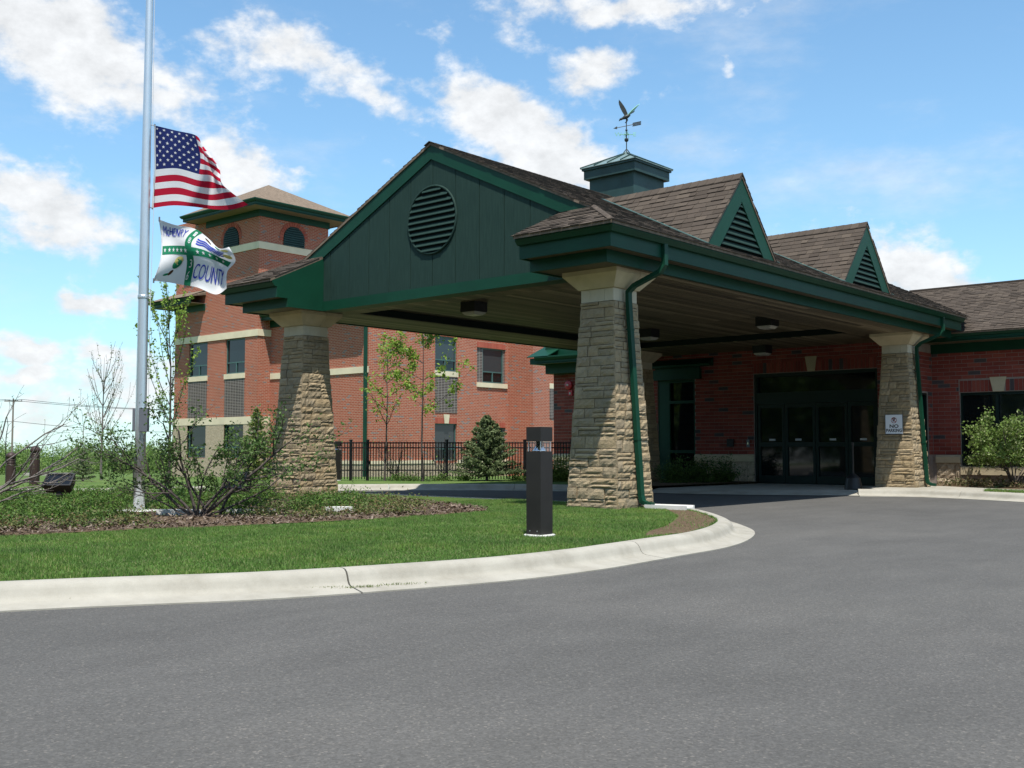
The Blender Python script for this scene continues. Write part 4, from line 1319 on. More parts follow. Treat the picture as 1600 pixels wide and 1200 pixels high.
def build_entry():
    r = thing('entry_wing', (-2, 16, .1), 'single storey red brick entry wing with glazed doors behind the canopy', 'building')
    Y, YR, XV, XL = 13.40, 14.50, -.17, -11.95
    ZT = 3.58
    SF = (-4.73, -1.17, .10, 3.15)                 # storefront opening
    WN = (-7.93, -6.64, .14, 3.10)                 # tall window
    hole_front = [SF, WN]
    RW = (.535, 5.2, .62, 2.49)
    slit = (13.75, 14.2, 0.62, 2.49)
    zb = .70                                       # top of the base; cap stone .70-.89
    m = MB()
    wall(m, 'y', Y, XL, XV, -.1, ZT + .5, hole_front, .16)
    wall(m, 'x', XV, Y, YR, -.1, ZT + .5, [slit], .12)
    wall(m, 'y', YR, XV, 16, -.1, ZT + .3, [RW], .14)
    wall(m, 'x', 16, YR, 26, -.1, ZT + .3)
    m.add([(XL, Y, -.1), (XL, 26, -.1), (XL, 26, ZT + .5), (XL, Y, ZT + .5)], [(0, 1, 2, 3)])
    m.build('wall', 'mortar', r)
    # individual bricks where they can be told apart
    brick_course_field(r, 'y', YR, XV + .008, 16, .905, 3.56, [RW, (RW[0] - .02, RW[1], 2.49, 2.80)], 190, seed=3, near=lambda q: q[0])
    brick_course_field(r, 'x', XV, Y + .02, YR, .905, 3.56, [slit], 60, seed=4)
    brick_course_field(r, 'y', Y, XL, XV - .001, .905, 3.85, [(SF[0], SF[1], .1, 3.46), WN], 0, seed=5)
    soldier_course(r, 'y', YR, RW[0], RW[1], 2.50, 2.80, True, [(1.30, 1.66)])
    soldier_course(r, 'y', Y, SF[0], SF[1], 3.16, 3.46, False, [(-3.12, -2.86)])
    # keystones
    for (x, y, z0, z1, w0, w1) in ((1.48, YR, 2.495, 2.86, .125, .20), (-2.99, Y, 3.155, 3.56, .10, .17)):
        mb = MB(); mb.prism([(x - w0, y - .03, z0), (x + w0, y - .03, z0), (x + w1, y - .03, z1), (x - w1, y - .03, z1)], (0, .05, 0)); mb.build('keystone', 'cap_stone', r)
    # base: split face blocks and the cap stone over them
    def base(axis, c, u0, u1, holes):
        cuts = []
        rng = random.Random(int(u0 * 10) + 77)
        for (a, b) in holes:
            u = a
            while u < b - .02:
                w = min(rng.uniform(.38, .6), b - u)
                if b - (u + w) < .15: w = b - u
                for z0, z1 in ((-.05, .30), (.30, .695)):
                    q = MB(); g = .004
                    nu, nv = 6, 5; vs = []; e = .045
                    for jv in range(nv + 1):
                        for iu in range(nu + 1):
                            edge = iu in (0, nu) or jv in (0, nv)
                            uu = u + g + (w - 2 * g) * iu / nu; zz = z0 + g + (z1 - z0 - 2 * g) * jv / nv; d = .012 if edge else .016 + rng.uniform(0, .034)
                            vs.append((uu, c - d, zz) if axis == 'y' else (c + d, uu, zz))
                    fs = [(jv * (nu + 1) + iu, jv * (nu + 1) + iu + 1, (jv + 1) * (nu + 1) + iu + 1, (jv + 1) * (nu + 1) + iu) for jv in range(nv) for iu in range(nu)]
                    q.add(vs, fs); q.build('base_block', 'split_face', r)
                u += w
            L = b - a; n = max(1, round(L / 1.2))
            for i in range(n):
                p, s = a + i * L / n, a + (i + 1) * L / n - .005
                q = MB()
                prof = [(-.01, .70), (.075, .70), (.075, .85), (.03, .895), (-.01, .895)]
                if axis == 'y': q.sweep([(p, c, 0), (s, c, 0)], prof)
                else: q.sweep([(c, p, 0), (c, s, 0)], prof)
                q.build('base_cap', 'cap_stone', r)
    base('y', YR, XV, 16, [(XV + .08, RW[0] - .005), (RW[1], 15.9)])
    base('x', XV, Y, YR, [(Y, 13.74)])
    base('y', Y, XL, XV, [(XL, WN[0]), (WN[1], SF[0]), (SF[1], XV)])
    # window of the wing: frame, panes, sill
    def bars(parent, axis, c, rects, d, mat='frame_green_shaded', name='frame'):
        mb = MB()
        for a, b, z0, z1 in rects:
            if axis == 'y': mb.box(a, b, c, c + d, z0, z1)
            else: mb.box(c - d, c, a, b, z0, z1)
        return mb.build(name, mat, parent)
    w = MB(); w.box(RW[0], RW[1], YR + .115, YR + .12, RW[2], RW[3]); wo = w.build('window', 'glass_dark', r)
    xs = [RW[0], 1.42, 2.36, 3.30, 4.24, RW[1]]
    rc = [(RW[0], RW[1], RW[2], RW[2] + .07), (RW[0], RW[1], RW[3] - .07, RW[3])]
    for x in xs: rc.append((max(RW[0], x - .035), min(RW[1], x + .035), RW[2] + .07, RW[3] - .07))
    bars(wo, 'y', YR + .05, rc, .06)
    mb = MB(); mb.sweep([(RW[0] - .01, YR, 0), (RW[1], YR, 0)], [(-.13, .40), (.06, .40), (.06, .585), (.03, .612), (-.13, .612)]); mb.build('sill', 'cap_stone', wo)
    w = MB(); w.box(XV - .10, XV - .095, slit[0], slit[1], slit[2], slit[3]); wo = w.build('window', 'glass_dark', r)
    bars(wo, 'x', XV - .03, [(slit[0], slit[1], slit[2], slit[2] + .05), (slit[0], slit[1], slit[3] - .05, slit[3]), (slit[0], slit[0] + .04, slit[2] + .05, slit[3] - .05), (slit[1] - .04, slit[1], slit[2] + .05, slit[3] - .05)], .05)
    # tall window under a green box head
    w = MB(); w.box(WN[0], WN[1], Y + .145, Y + .15, WN[2], WN[3]); wo = w.build('window', 'glass_dark', r)
    bars(wo, 'y', Y + .03, [(WN[0], -7.53, WN[2], WN[3]), (-6.70, WN[1], WN[2], WN[3]), (-7.53, -6.70, 2.40, 2.48), (-7.53, -6.70, .93, 1.02), (-7.53, -6.70, WN[2], WN[2] + .10), (-7.53, -6.70, 3.02, WN[3])], .08, 'green_trim')
    hd = MB(); hd.box(-8.0, -6.40, Y - .14, Y - .012, 3.10, 3.40); ho = hd.build('window_head', 'green_trim', r)
    q = MB(); q.prism([(-8.1, Y - .012, 3.46), (-8.1, Y - .26, 3.46), (-8.1, Y - .26, 3.52), (-8.1, Y - .012, 3.70)], (2.1, 0, 0)); q.build('head_canopy', 'green_trim', ho)
    q = MB(); q.box(-7.95, -6.45, Y - .10, Y - .013, 3.40, 3.46); q.build('head_fillet', 'green_trim', ho)
    # storefront: transom, header, four door leaves
    f = MB(); f.box(SF[0], SF[1], Y + .155, Y + .16, SF[2], SF[3]); so = f.build('storefront', 'glass_dark', r)
    zh = (2.30, 2.62)
    bars(so, 'y', Y + .04, [(SF[0], SF[0] + .07, SF[2], SF[3]), (SF[1] - .07, SF[1], SF[2], SF[3]), (SF[0] + .07, SF[1] - .07, 3.06, SF[3]), (SF[0] + .07, SF[1] - .07, zh[0], zh[1])], .11, name='storefront_frame')
    xs = [SF[0] + .07, -3.83, -2.93, -2.02, SF[1] - .07]
    for i in range(4):
        a, b = xs[i] + .008, xs[i + 1] - .008
        g = MB(); g.box(a + .07, b - .07, Y + .11, Y + .116, SF[2] + .2, zh[0] - .1); do = g.build('door', 'glass_dark', r)
        bars(do, 'y', Y + .07, [(a, a + .075, SF[2] + .01, zh[0] - .005), (b - .075, b, SF[2] + .01, zh[0] - .005), (a + .075, b - .075, SF[2] + .01, SF[2] + .22), (a + .075, b - .075, zh[0] - .11, zh[0] - .005), (a + .075, b - .075, 1.12, 1.24)], .05)
        q = MB(); cx = a + (b - a) * (.52 if i != 1 else .42); q.box(cx - .09, cx + .09, Y + .102, Y + .106, 1.285, 1.335); q.build('sticker', 'sticker', do)
    # small fittings on the brick
    b = thing('intercom_box', (-5.45, Y, 1.15), 'small dark intercom box on the shaded brick beside the doors', 'intercom')
    q = MB(); q.box(-5.56, -5.36, Y - .075, Y - .012, 1.12, 1.34); q.build('case', 'black_metal', b)
    q = MB(); q.box(-5.53, -5.39, Y - .079, Y - .0755, 1.20, 1.31); q.build('face_plate', 'bronze_metal', b)
    b = thing('door_button', (-4.92, Y, 1.2), 'narrow door button plate on the brick next to the doors', 'button plate')
    q = MB(); q.box(-4.96, -4.87, Y - .03, Y - .012, 1.10, 1.32); q.build('plate', 'box_metal', b)
    q = MB(); q.box(-4.935, -4.895, Y - .042, Y - .0305, 1.18, 1.24); q.build('push_pad', 'chrome', b)
    b = thing('fire_bell', (-11.1, Y, 3.0), 'red fire bell and strobe on the brick wall behind the stone pillar', 'fire bell')
    q = MB(); n = 20
    P = []
    for rr, dd in ((.13, .02), (.155, .05), (.14, .09), (.06, .11), (.001, .112)):
        for k in range(n): P.append((-11.28 + math.cos(2 * math.pi * k / n) * rr, Y - .012 - dd, 3.10 + math.sin(2 * math.pi * k / n) * rr))
    q.add(P, [(i * n + k, i * n + (k + 1) % n, (i + 1) * n + (k + 1) % n, (i + 1) * n + k) for i in range(4) for k in range(n)]); q.build('gong', 'red_paint', b)
    q = MB(); q.box(-11.30, -11.14, Y - .07, Y - .012, 2.76, 2.94); q.build('strobe', 'red_paint', b)
    q = MB(); q.box(-11.25, -11.19, Y - .085, Y - .0705, 2.80, 2.87); q.build('strobe_lens', 'lens', b)
    q = MB(); q.box(-11.32, -11.25, Y - .128, Y - .124, 3.08, 3.13); q.build('gong_plate', 'lens', b)
    # eaves and roofs
    prof_f = [(0, 3.58), (0, 3.74), (-.03, 3.74), (-.03, 3.58)]
    def eave(path, dz):
        k = lambda pr: [(o, z + dz) for o, z in pr]
        P = [(*p, 0) for p in path]
        q = MB(); q.sweep(P, k([(.012, 3.50), (.045, 3.50), (.045, 3.742), (.012, 3.742)])); q.build('frieze_board', 'green_trim', r)
        q = MB(); q.sweep(P, k([(.046, 3.745), (.90, 3.745), (.90, 3.76), (.046, 3.76)])); q.build('eave_soffit', 'soffit_wood', r)
        q = MB(); q.sweep(P, k([(.88, 3.72), (.90, 3.72), (.90, 3.90), (.88, 3.90)])); q.build('fascia_board', 'green_trim', r)
        q = MB(); q.sweep(P, k([(.901, 3.835), (.95, 3.835), (.975, 3.87), (1.0, 3.91), (1.0, 3.95), (.985, 3.955), (.905, 3.945)])); q.build('gutter', 'green_trim', r)
    eave([(XV + .012, YR), (16, YR)], .02)
    eave([(XL, Y), (-8.4, Y)], .04)
    # end of the eave at the wing's far corner: boxed return
    q = MB(); q.box(XL - .25, XL - .001, Y - .9, Y + .02, 3.76, 3.95); q.build('eave_return', 'green_trim', r)
    q = MB(); q.prism([(XL - .3, Y - 1.0, 3.97), (XL + .55, Y - 1.0, 3.97), (XL + .55, Y + .5, 4.62), (XL - .3, Y + .5, 4.62)], (0, 0, .03)); q.build('return_roof', 'green_trim', r)
    q = MB(); q.box(XL, -9.0, Y - .42, Y + .1, 3.47, 4.75); q.build('eave_beam', 'green_trim', r)
    zE = 3.95
    yE = YR - 1.02; yRg = 16.95; zRg = zE + .47 * (yRg - yE)
    q = MB(); q.prism([(-3.0, yE, zE), (17, yE, zE), (17, yRg, zRg), (-3.0, yRg, zRg)], (0, 0, -.04)); q.prism([(-3.0, yRg, zRg), (17, yRg, zRg), (17, 21, zRg - .47 * (21 - yRg)), (-3.0, 21, zRg - .47 * (21 - yRg))], (0, 0, -.04))
    yE2 = Y - 1.02
    q.prism([(XL + .3, Y - .3, zE + .05 + .47 * (Y - .3 - yE2)), (-8.2, Y - .3, zE + .05 + .47 * (Y - .3 - yE2)), (-8.2, yRg, zE + .05 + .47 * (yRg - yE2)), (XL + .3, yRg, zE + .05 + .47 * (yRg - yE2))], (0, 0, -.04))
    ro = q.build('roof_deck', 'shingle_far', r)
    rng = random.Random(9); L = (yRg - yE) * math.hypot(1, .47)
    tabs = shingle_tabs((-1.6, yE - .02, zE - .006), (1, 0, 0), (0, 1, .47), [(0, 0), (14, 0), (14, L), (0, L)], .130, rng)
    lay_shingles(ro, tabs, 0)
    q = MB(); q.box(-1.6, 17, yRg - .06, yRg + .06, zRg - .01, zRg + .035); q.build('ridge_cap', 'shingle', ro)
    # flat interior box so that nothing shows behind the glass
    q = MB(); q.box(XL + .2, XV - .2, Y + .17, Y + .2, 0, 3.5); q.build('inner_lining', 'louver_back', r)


build_entry()

# ------------------------------------------------------------------ two storey wing and tower in the distance


def build_tower_wing():
    r = thing('brick_wing', (-31, 20, -.3), 'two storey red brick wing with a taller square tower and cream stone bands', 'building')
    X0, Y0, XT, YT = -25.114, 16.962, -32.17, 16.233
    XWL, XTL = -39.34, -36.57
    YTB = 20.38
    zg = -.5
    win = []
    A = (-38.03, -36.36); B = (-34.81, -33.19)
    lowA, lowB = (A[0], A[1], .62, 2.23), (B[0], B[1], .62, 2.23)
    upA, upB = (A[0], A[1], 4.69, 6.385), (B[0], B[1], 4.69, 6.385)
    gA, gB = (A[0], A[1], 2.60, 4.43), (B[0], B[1], 2.60, 4.43)
    m = MB()
    wall(m, 'y', YT, XWL, XT, zg, 12.65, [lowA, lowB, upA, upB], .14)
    wall(m, 'x', XT, YT, YTB, zg, 12.65)
    m.add([(XTL, YT, 7), (XTL, YTB, 7), (XTL, YTB, 12.65), (XTL, YT, 12.65)], [(0, 1, 2, 3)])
    m.add([(XTL, YTB, 7), (XT, YTB, 7), (XT, YTB, 12.65), (XTL, YTB, 12.65)], [(0, 1, 2, 3)])
    m.add([(XWL, YT, zg), (XWL, 34, zg), (XWL, 34, 8.4), (XWL, YT, 8.4)], [(0, 1, 2, 3)])
    # the -Y wall beside the tower and the +X wall with windows
    wall(m, 'y', Y0, XT, X0, zg, 7.5)
    w1 = (21.0, 22.45); w2 = (23.83, 25.90)
    up1 = (*w1, 4.68, 6.30); lo1 = (*w1, .52, 2.23); up2 = (*w2, 4.27, 5.96); lo2 = (*w2, .40, 2.10)
    wall(m, 'x', X0, Y0, 26.10, zg, 8.6, [up1, lo1, up2, lo2], .14)
    wall(m, 'y', 26.10, X0, -23.49, zg, 8.6)
    wall(m, 'x', -23.49, 26.10, 34, zg, 8.6)
    # plain brick above the low part of the wall, cut where the tower's lower wing ends
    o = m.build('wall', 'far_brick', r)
    # wall left of the tower is only as high as its eave: a dark lining closes the roof space
    def band(axis, path, z0, z1, out=.045):
        q = MB(); q.sweep([(*p, 0) for p in path], [(-.01, z0), (out, z0), (out, z1), (-.01, z1)]); q.build('stone_band', 'band_stone', r)
    band('y', [(XWL - .02, YT), (XT, YT), (XT, Y0)], 6.40, 6.72)
    band('y', [(XWL - .02, YT), (XT, YT), (XT, Y0)], 2.24, 2.59)
    band('y', [(XTL, YT), (XT, YT), (XT, YTB), (XTL, YTB)], 10.57, 10.905)
    band('y', [(XT + .045, Y0), (X0, Y0)], 4.36, 4.64)
    # pale base
    q = MB()
    for (a, b) in ((XWL, A[0]), (A[1], B[0]), (B[1], XT + .03)): q.box(a, b, YT - .035, YT + .1, zg, 2.238)
    q.box(XWL, XT + .03, YT - .034, YT + .1, zg, .60); q.box(XT - .1, XT + .034, YT - .035, Y0, zg, 2.238)
    q.build('stone_base', 'split_face', r)
    q = MB(); q.box(XT + .1, X0 + .03, Y0 - .035, Y0 + .1, zg, .40); q.box(X0 - .1, X0 + .034, Y0 - .035, 26.06, zg, .40); q.build('stone_base', 'split_face', r)
    q = MB(); q.box(XT + .1, X0 + .06, Y0 - .06, Y0 + .1, .401, .55); q.box(X0 - .1, X0 + .06, Y0 - .06, w1[0] - .02, .401, .55); q.box(X0 - .1, X0 + .06, w1[1] + .02, 26.05, .401, .55); q.build('base_cap', 'band_stone', r)
    # windows: dark pane, frame, low mullion, sill, dark brick panel below
    def window(axis, c, u0, u1, z0, z1, sill=True, mid=.32, blind=False):
        s = -1 if axis == 'x' else 1
        def bx(mb, a, b, d0, d1, e, f):
            p, q_ = sorted((c + s * d0, c + s * d1))
            if axis == 'x': mb.box(p, q_, a, b, e, f)
            else: mb.box(a, b, p, q_, e, f)
        w = MB(); bx(w, u0, u1, .125, .135, z0, z1); wo = w.build('window', 'glass_dark', r)
        h = z1 - z0; zm = z0 + h * mid; t = .06
        fr = MB()
        for a, b, e, f in ((u0, u0 + t, z0, z1), (u1 - t, u1, z0, z1), (u0 + t, u1 - t, z0, z0 + t), (u0 + t, u1 - t, z1 - t, z1), (u0 + t, u1 - t, zm - t / 2, zm + t / 2), ((u0 + u1) / 2 - t / 2, (u0 + u1) / 2 + t / 2, z0 + t, zm - t / 2)):
            bx(fr, a, b, .08, .124, e, f)
        fr.build('frame', 'window_green', wo)
        if blind:
            q = MB(); bx(q, u0 + t, u1 - t, .112, .118, zm + t / 2, z1 - t); q.build('blind', 'glass_blind', wo)
        if sill:
            q = MB(); bx(q, u0 - .04, u1 + .04, -.05, .10, z0 - .25, z0 - .004); q.build('sill', 'band_stone', wo)
        return wo
    def panel(axis, c, u0, u1, z0, z1):
        q = MB()
        if axis == 'y': q.box(u0, u1, c - .022, c + .02, z0, z1)
        else: q.box(c - .02, c + .022, u0, u1, z0, z1)
        q.build('dark_brick_panel', 'dark_brick', r)
    for u in (upA, upB): window('y', YT, *u)
    for u in (lowA, lowB): window('y', YT, *u, sill=False)
    for g in (gA, gB): panel('y', YT, *g)
    window('x', X0, *up1, blind=True); window('x', X0, *lo1, sill=False, blind=True); panel('x', X0, w1[0], w1[1], 2.74, 4.40)
    window('x', X0, w2[0] + .45, w2[1] - .12, up2[2], up2[3], blind=True, sill=False); window('x', X0, w2[0] + .45, w2[1] - .12, lo2[2], lo2[3], sill=False)
    for a, b, e, f in ((w2[0], w2[0] + .45, up2[2], up2[3]), (w2[1] - .12, w2[1], up2[2], up2[3]), (w2[0], w2[0] + .45, lo2[2], lo2[3]), (w2[1] - .12, w2[1], lo2[2], lo2[3])): q = MB(); q.box(X0 - .14, X0 - .06, a, b, e, f); q.build('window_reveal', 'dark_brick', r)
    q = MB(); q.box(X0 - .1, X0 + .06, w2[0] - .03, w2[1] + .1, 4.04, 4.262); q.build('sill', 'band_stone', r)
    q = MB(); q.prism([(X0 + .02, 21.60, 2.24), (X0 + .02, 21.86, 2.24), (X0 + .02, 21.92, 2.66), (X0 + .02, 21.54, 2.66)], (.03, 0, 0)); q.build('keystone', 'band_stone', r)
    # soldier courses over the windows
    for (a, b, z) in ((w1[0], w1[1], 2.235), (w2[0], w2[1], 2.105), (w2[0], w2[1], 5.965)):
        q = MB(); n = round((b - a) / .085)
        for i in range(n): q.box(X0 - .01, X0 + .008, a + i * (b - a) / n + .006, a + (i + 1) * (b - a) / n - .006, z, z + .26)
        q.build('soldier_course', 'far_soldier', r, 'stuff')
    # small stone end and dark reveal by the far corner
    q = MB(); q.box(-23.50, -23.46, 27.36, 27.75, 4.05, 4.30); q.build('sill', 'band_stone', r)
    q = MB(); q.box(-23.50, -23.47, 27.36, 27.75, 2.55, 4.045); q.build('dark_brick_panel', 'dark_brick', r)
    # arched louvres of the tower
    def louver(axis, c, u0, u1, z0, z1):
        mid = (u0 + u1) / 2; rad = (u1 - u0) / 2; zs = z1 - rad; n = 14
        arc = [(u0, z0), (u1, z0)] + [(mid + math.cos(math.pi * i / n) * rad, zs + math.sin(math.pi * i / n) * rad) for i in range(n + 1)]
        P = lambda u, z, d: (c + d, u, z) if axis == 'x' else (u, c - d, z)
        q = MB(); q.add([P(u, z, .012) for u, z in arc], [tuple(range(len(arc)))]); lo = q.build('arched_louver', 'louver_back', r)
        k = 9
        for i in range(k):
            z = z0 + (i + .4) * (z1 - z0) / k
            h = rad if z < zs else math.sqrt(max(0, rad ** 2 - (z - zs) ** 2))
            if h < .08: continue
            q = MB(); q.prism([P(mid - h, z + .06, .016), P(mid - h, z - .02, .07), P(mid - h, z - .045, .07), P(mid - h, z + .03, .016)], Vector(P(mid + h, 0, 0)) - Vector(P(mid - h, 0, 0))); q.build('louver_slat', 'cupola_wall', lo)
        q = MB()
        for i in range(n + 3):
            a = math.pi * i / (n + 2)
            b = math.pi * (i + .82) / (n + 2)
            q.prism([P(mid + math.cos(a) * (rad + .02), zs + math.sin(a) * (rad + .02), .012), P(mid + math.cos(a) * (rad + .22), zs + math.sin(a) * (rad + .22), .012), P(mid + math.cos(b) * (rad + .22), zs + math.sin(b) * (rad + .22), .012), P(mid + math.cos(b) * (rad + .02), zs + math.sin(b) * (rad + .02), .012)], Vector(P(0, 0, .02)) - Vector(P(0, 0, 0)))
        q.build('arch_bricks', 'far_soldier', lo, 'stuff')
    louver('y', YT, -35.08, -33.80, 10.91, 11.89); louver('x', XT, 17.62, 18.88, 10.91, 11.89)
    # roofs
    def eaves(path, closed, zs, over, fr=.32):
        P = [(*p, 0) for p in path]
        q = MB(); q.sweep(P, [(.0, zs - fr), (.05, zs - fr), (.05, zs), (.0, zs)], closed); q.build('frieze_board', 'green_trim', r)
        q = MB(); q.sweep(P, [(.051, zs), (over, zs), (over, zs + .02), (.051, zs + .02)], closed); q.build('eave_soffit', 'soffit_wood', r)
        q = MB(); q.sweep(P, [(over - .03, zs - .03), (over, zs - .03), (over, zs + .22), (over - .03, zs + .22)], closed); q.build('fascia_board', 'green_trim', r)
        q = MB(); q.sweep(P, [(over + .001, zs + .13), (over + .06, zs + .13), (over + .12, zs + .22), (over + .12, zs + .27), (over + .001, zs + .26)], closed); q.build('gutter', 'green_trim', r)
    eaves([(XTL, YT), (XT, YT), (XT, YTB), (XTL, YTB)], True, 12.44, .86)
    cx, cy = (XTL + XT) / 2, (YT + YTB) / 2; o = .98; ze = 12.70
    def pyramid(x0, x1, y0, y1, z, ax, za, name):
        q = MB(); q.add([(x0, y0, z), (x1, y0, z), (x1, y1, z), (x0, y1, z), (*ax, za)], [(0, 1, 4), (1, 2, 4), (2, 3, 4), (3, 0, 4), (3, 2, 1, 0)]); return q.build(name, 'shingle_far', r)
    pyramid(XTL - o, XT + o, YT - o, YTB + o, ze, (cx, cy), 14.36, 'tower_roof')
    eaves([(XWL, 30), (XWL, YT), (XTL - .05, YT)], False, 8.30, .85)
    q = MB(); zt = 8.56; e = 1.12
    q.add([(XWL - e, YT - e, zt), (XTL, YT - e, zt), (XTL, 30, zt + 2.6), (XTL, 24, zt + 2.6), (XWL + 2.4, 21.2, zt + 2.4), (XWL - e, 32, zt)], [(0, 1, 3, 4), (0, 4, 5), (1, 2, 3)])
    q.add([(XWL - e, YT - e, zt), (XTL, YT - e, zt), (XTL, 21, zt + 2.4), (XWL + 2.4, 21, zt + 2.4)], [(0, 1, 2, 3)])
    q.build('wing_roof', 'shingle_far', r)
    # low eave that runs from the tower to the corner
    eaves([(XT + .001, Y0), (X0 + .0, Y0)], False, 7.15, .55)
    q = MB(); zt = 7.40
    q.prism([(XT, Y0 - .66, zt), (X0 + .25, Y0 - .66, zt), (X0 + .25, 23.5, zt + 2.9), (XT, 23.5, zt + 2.9)], (0, 0, .06))
    q.prism([(XT, 23.5, zt + 2.9), (X0 + .25, 23.5, zt + 2.9), (X0 + .25, 30, zt), (XT, 30, zt)], (0, 0, .06)); q.build('wing_roof', 'shingle_far', r)
    q = MB(); q.prism([(X0 - .02, Y0, 7.45), (X0 - .02, 27, 7.45), (X0 - .02, 27, 8.6), (X0 - .02, 23.5, 10.2)], (.015, 0, 0)); q.build('gable_wall', 'far_brick', r)
    # downspout at the corner
    q = MB(); q.box(X0 - .18, X0 - .04, Y0 - .14, Y0 - .03, zg, 7.2); q.build('downspout', 'green_trim', r)


build_tower_wing()

# ------------------------------------------------------------------ fence, lights, flagpole


def build_fence():
    r = thing('metal_fence', (-12, 8.3, .14), 'black metal picket fence on the lawn edge in front of the brick wing', 'fence')
    z0 = .14; H = 1.12
    runs = [((-15.9, 4.966), (-13.654, 6.932)), ((-13.654, 6.932), (-9.2, 10.83))]
    picket = None
    rails = MB(); count = 0; extra = MB()
    for a, b in runs:
        a, b = Vector((*a, 0)), Vector((*b, 0)); L = (b - a).length; d = (b - a) / L
        for z in (z0 + .30, z0 + H - .17, z0 + H - .03):
            m = MB(); m.bar(a + Vector((0, 0, z)), b + Vector((0, 0, z)), .03, .035); m.build('rail', 'black_metal', r)
        n = int(L / .082)
        for i in range(1, n):
            p = a + d * (i * L / n)
            if picket is None:
                m = MB(); m.box(p.x - .010, p.x + .010, p.y - .010, p.y + .010, z0 + .04, z0 + H); picket = m.build('picket', 'black_metal', r); p0 = p.copy(); picket_me = picket.data
            else:
                link('picket', picket_me, r, None, p - p0)
    for i, (x, y) in enumerate([(-15.9, 4.966), (-14.02, 6.612), (-13.654, 6.932), (-11.93, 8.44), (-10.23, 9.93), (-9.2, 10.83)]):
        m = MB(); m.box(x - .032, x + .032, y - .032, y + .032, z0 - .05, z0 + H + .04); m.box(x - .038, x + .038, y - .038, y + .038, z0 + H + .04, z0 + H + .07); m.build('post', 'black_metal', r)


def build_bollards():
    def square(x, y, z0, lb, scale=1.0):
        r = thing('bollard_light', (x, y, z0), lb, 'bollard light')
        h = .098; k = scale
        m = MB(); m._lathe((x, y, z0 - .05), [(.165 * k, 0), (.168 * k, .06), (.162 * k, .068)], 8, 0); m.build('concrete_pad', 'white_concrete', r)
        m = MB(); m.box(x - h, x + h, y - h, y + h, z0 + .022, z0 + .885); o = m.build('shaft', 'bronze_metal', r)
        m = MB(); m.box(x - h + .02, x + h - .02, y - h + .02, y + h - .02, z0 + .015, z0 + .03); m.build('foot', 'black_metal', r)
        m = MB(); m.box(x - h, x + h, y - h, y + h, z0 + .990, z0 + 1.140); m.build('head', 'bronze_metal', r)
        m = MB(); t = .003
        for a, b, c, d in ((x - h + .006, x + h - .006, y - h + .006, y - h + .006 + t), (x - h + .006, x + h - .006, y + h - .006 - t, y + h - .006), (x - h + .006, x - h + .006 + t, y - h + .012, y + h - .012), (x + h - .006 - t, x + h - .006, y - h + .012, y + h - .012)):
            m.box(a, b, c, d, z0 + .886, z0 + .989)
        m.build('lens', 'clear_plastic', r)
        m = MB(); m._lathe((x, y, z0 + .886), [(.078, 0), (.070, .012), (.045, .045), (.040, .060)], 20, 0); m.build('reflector', 'chrome', r, None, True)
        m = MB(); m._lathe((x, y, z0 + .925), [(.030, 0), (.036, .03), (.036, .064)], 14, 0); m.build('lamp_socket', 'black_metal', r)
        for sx, sy in ((-1, -1), (1, -1), (1, 1), (-1, 1)):
            m = MB(); m.tube([(x + sx * .082, y + sy * .082, z0 + .885), (x + sx * .082, y + sy * .082, z0 + .990)], .004, 6); m.build('rod', 'silver_metal', r)
        for dx in (-.05, .05):
            m = MB(); m._lathe((0, 0, 0), [(.006, -.002), (.006, .002)], 8, 0)
            m.v = [(x + dx + p[0], y - h - .001 + p[2], z0 + .055 + p[1]) for p in m.v]; m.build('bolt', 'silver_metal', r)
        return r
    square(2.677, -4.953, .142, 'square dark bronze bollard light standing on the lawn in front of the pillar')
    z = .14
    square(-14.35, 6.35, z, 'distant square bollard light at the corner of the black picket fence', .8)

    def domed(x, y, h, lb):
        r = thing('domed_bollard', (x, y, .14), lb, 'bollard light', 'round bollards beyond the drive')
        m = MB(); m._lathe((x, y, .12), [(.12, 0), (.12, h - .30)], 18, 0); m.build('shaft', 'brown_metal', r, None, False)
        m = MB()
        for i in range(4):
            zz = h - .29 + i * .042; m._lathe((x, y, .12 + zz), [(.118, 0), (.120, .010), (.10, .034), (.10, .04)], 18, 0)
        m.build('louver_rings', 'brown_metal', r)
        m = MB(); m._lathe((x, y, .12), [(.085, h - .29), (.085, h - .12)], 14, 0); m.build('lens', 'lens', r)
        m = MB(); m._lathe((x, y, .12), [(.12, h - .12), (.12, h - .06), (.112, h - .03), (.085, h + .005), (.045, h + .028), (.001, h + .036)], 18, 0); m.build('dome', 'brown_metal', r, None, True)
    domed(-16.80, -1.30, .97, 'tallest round brown bollard beyond the bare twigs at the drive')
    domed(-17.25, -1.70, .82, 'shorter round brown bollard half behind the bare twigs')
    domed(-16.0, 1.05, .86, 'round brown bollard standing past the flagpole beside the drive')


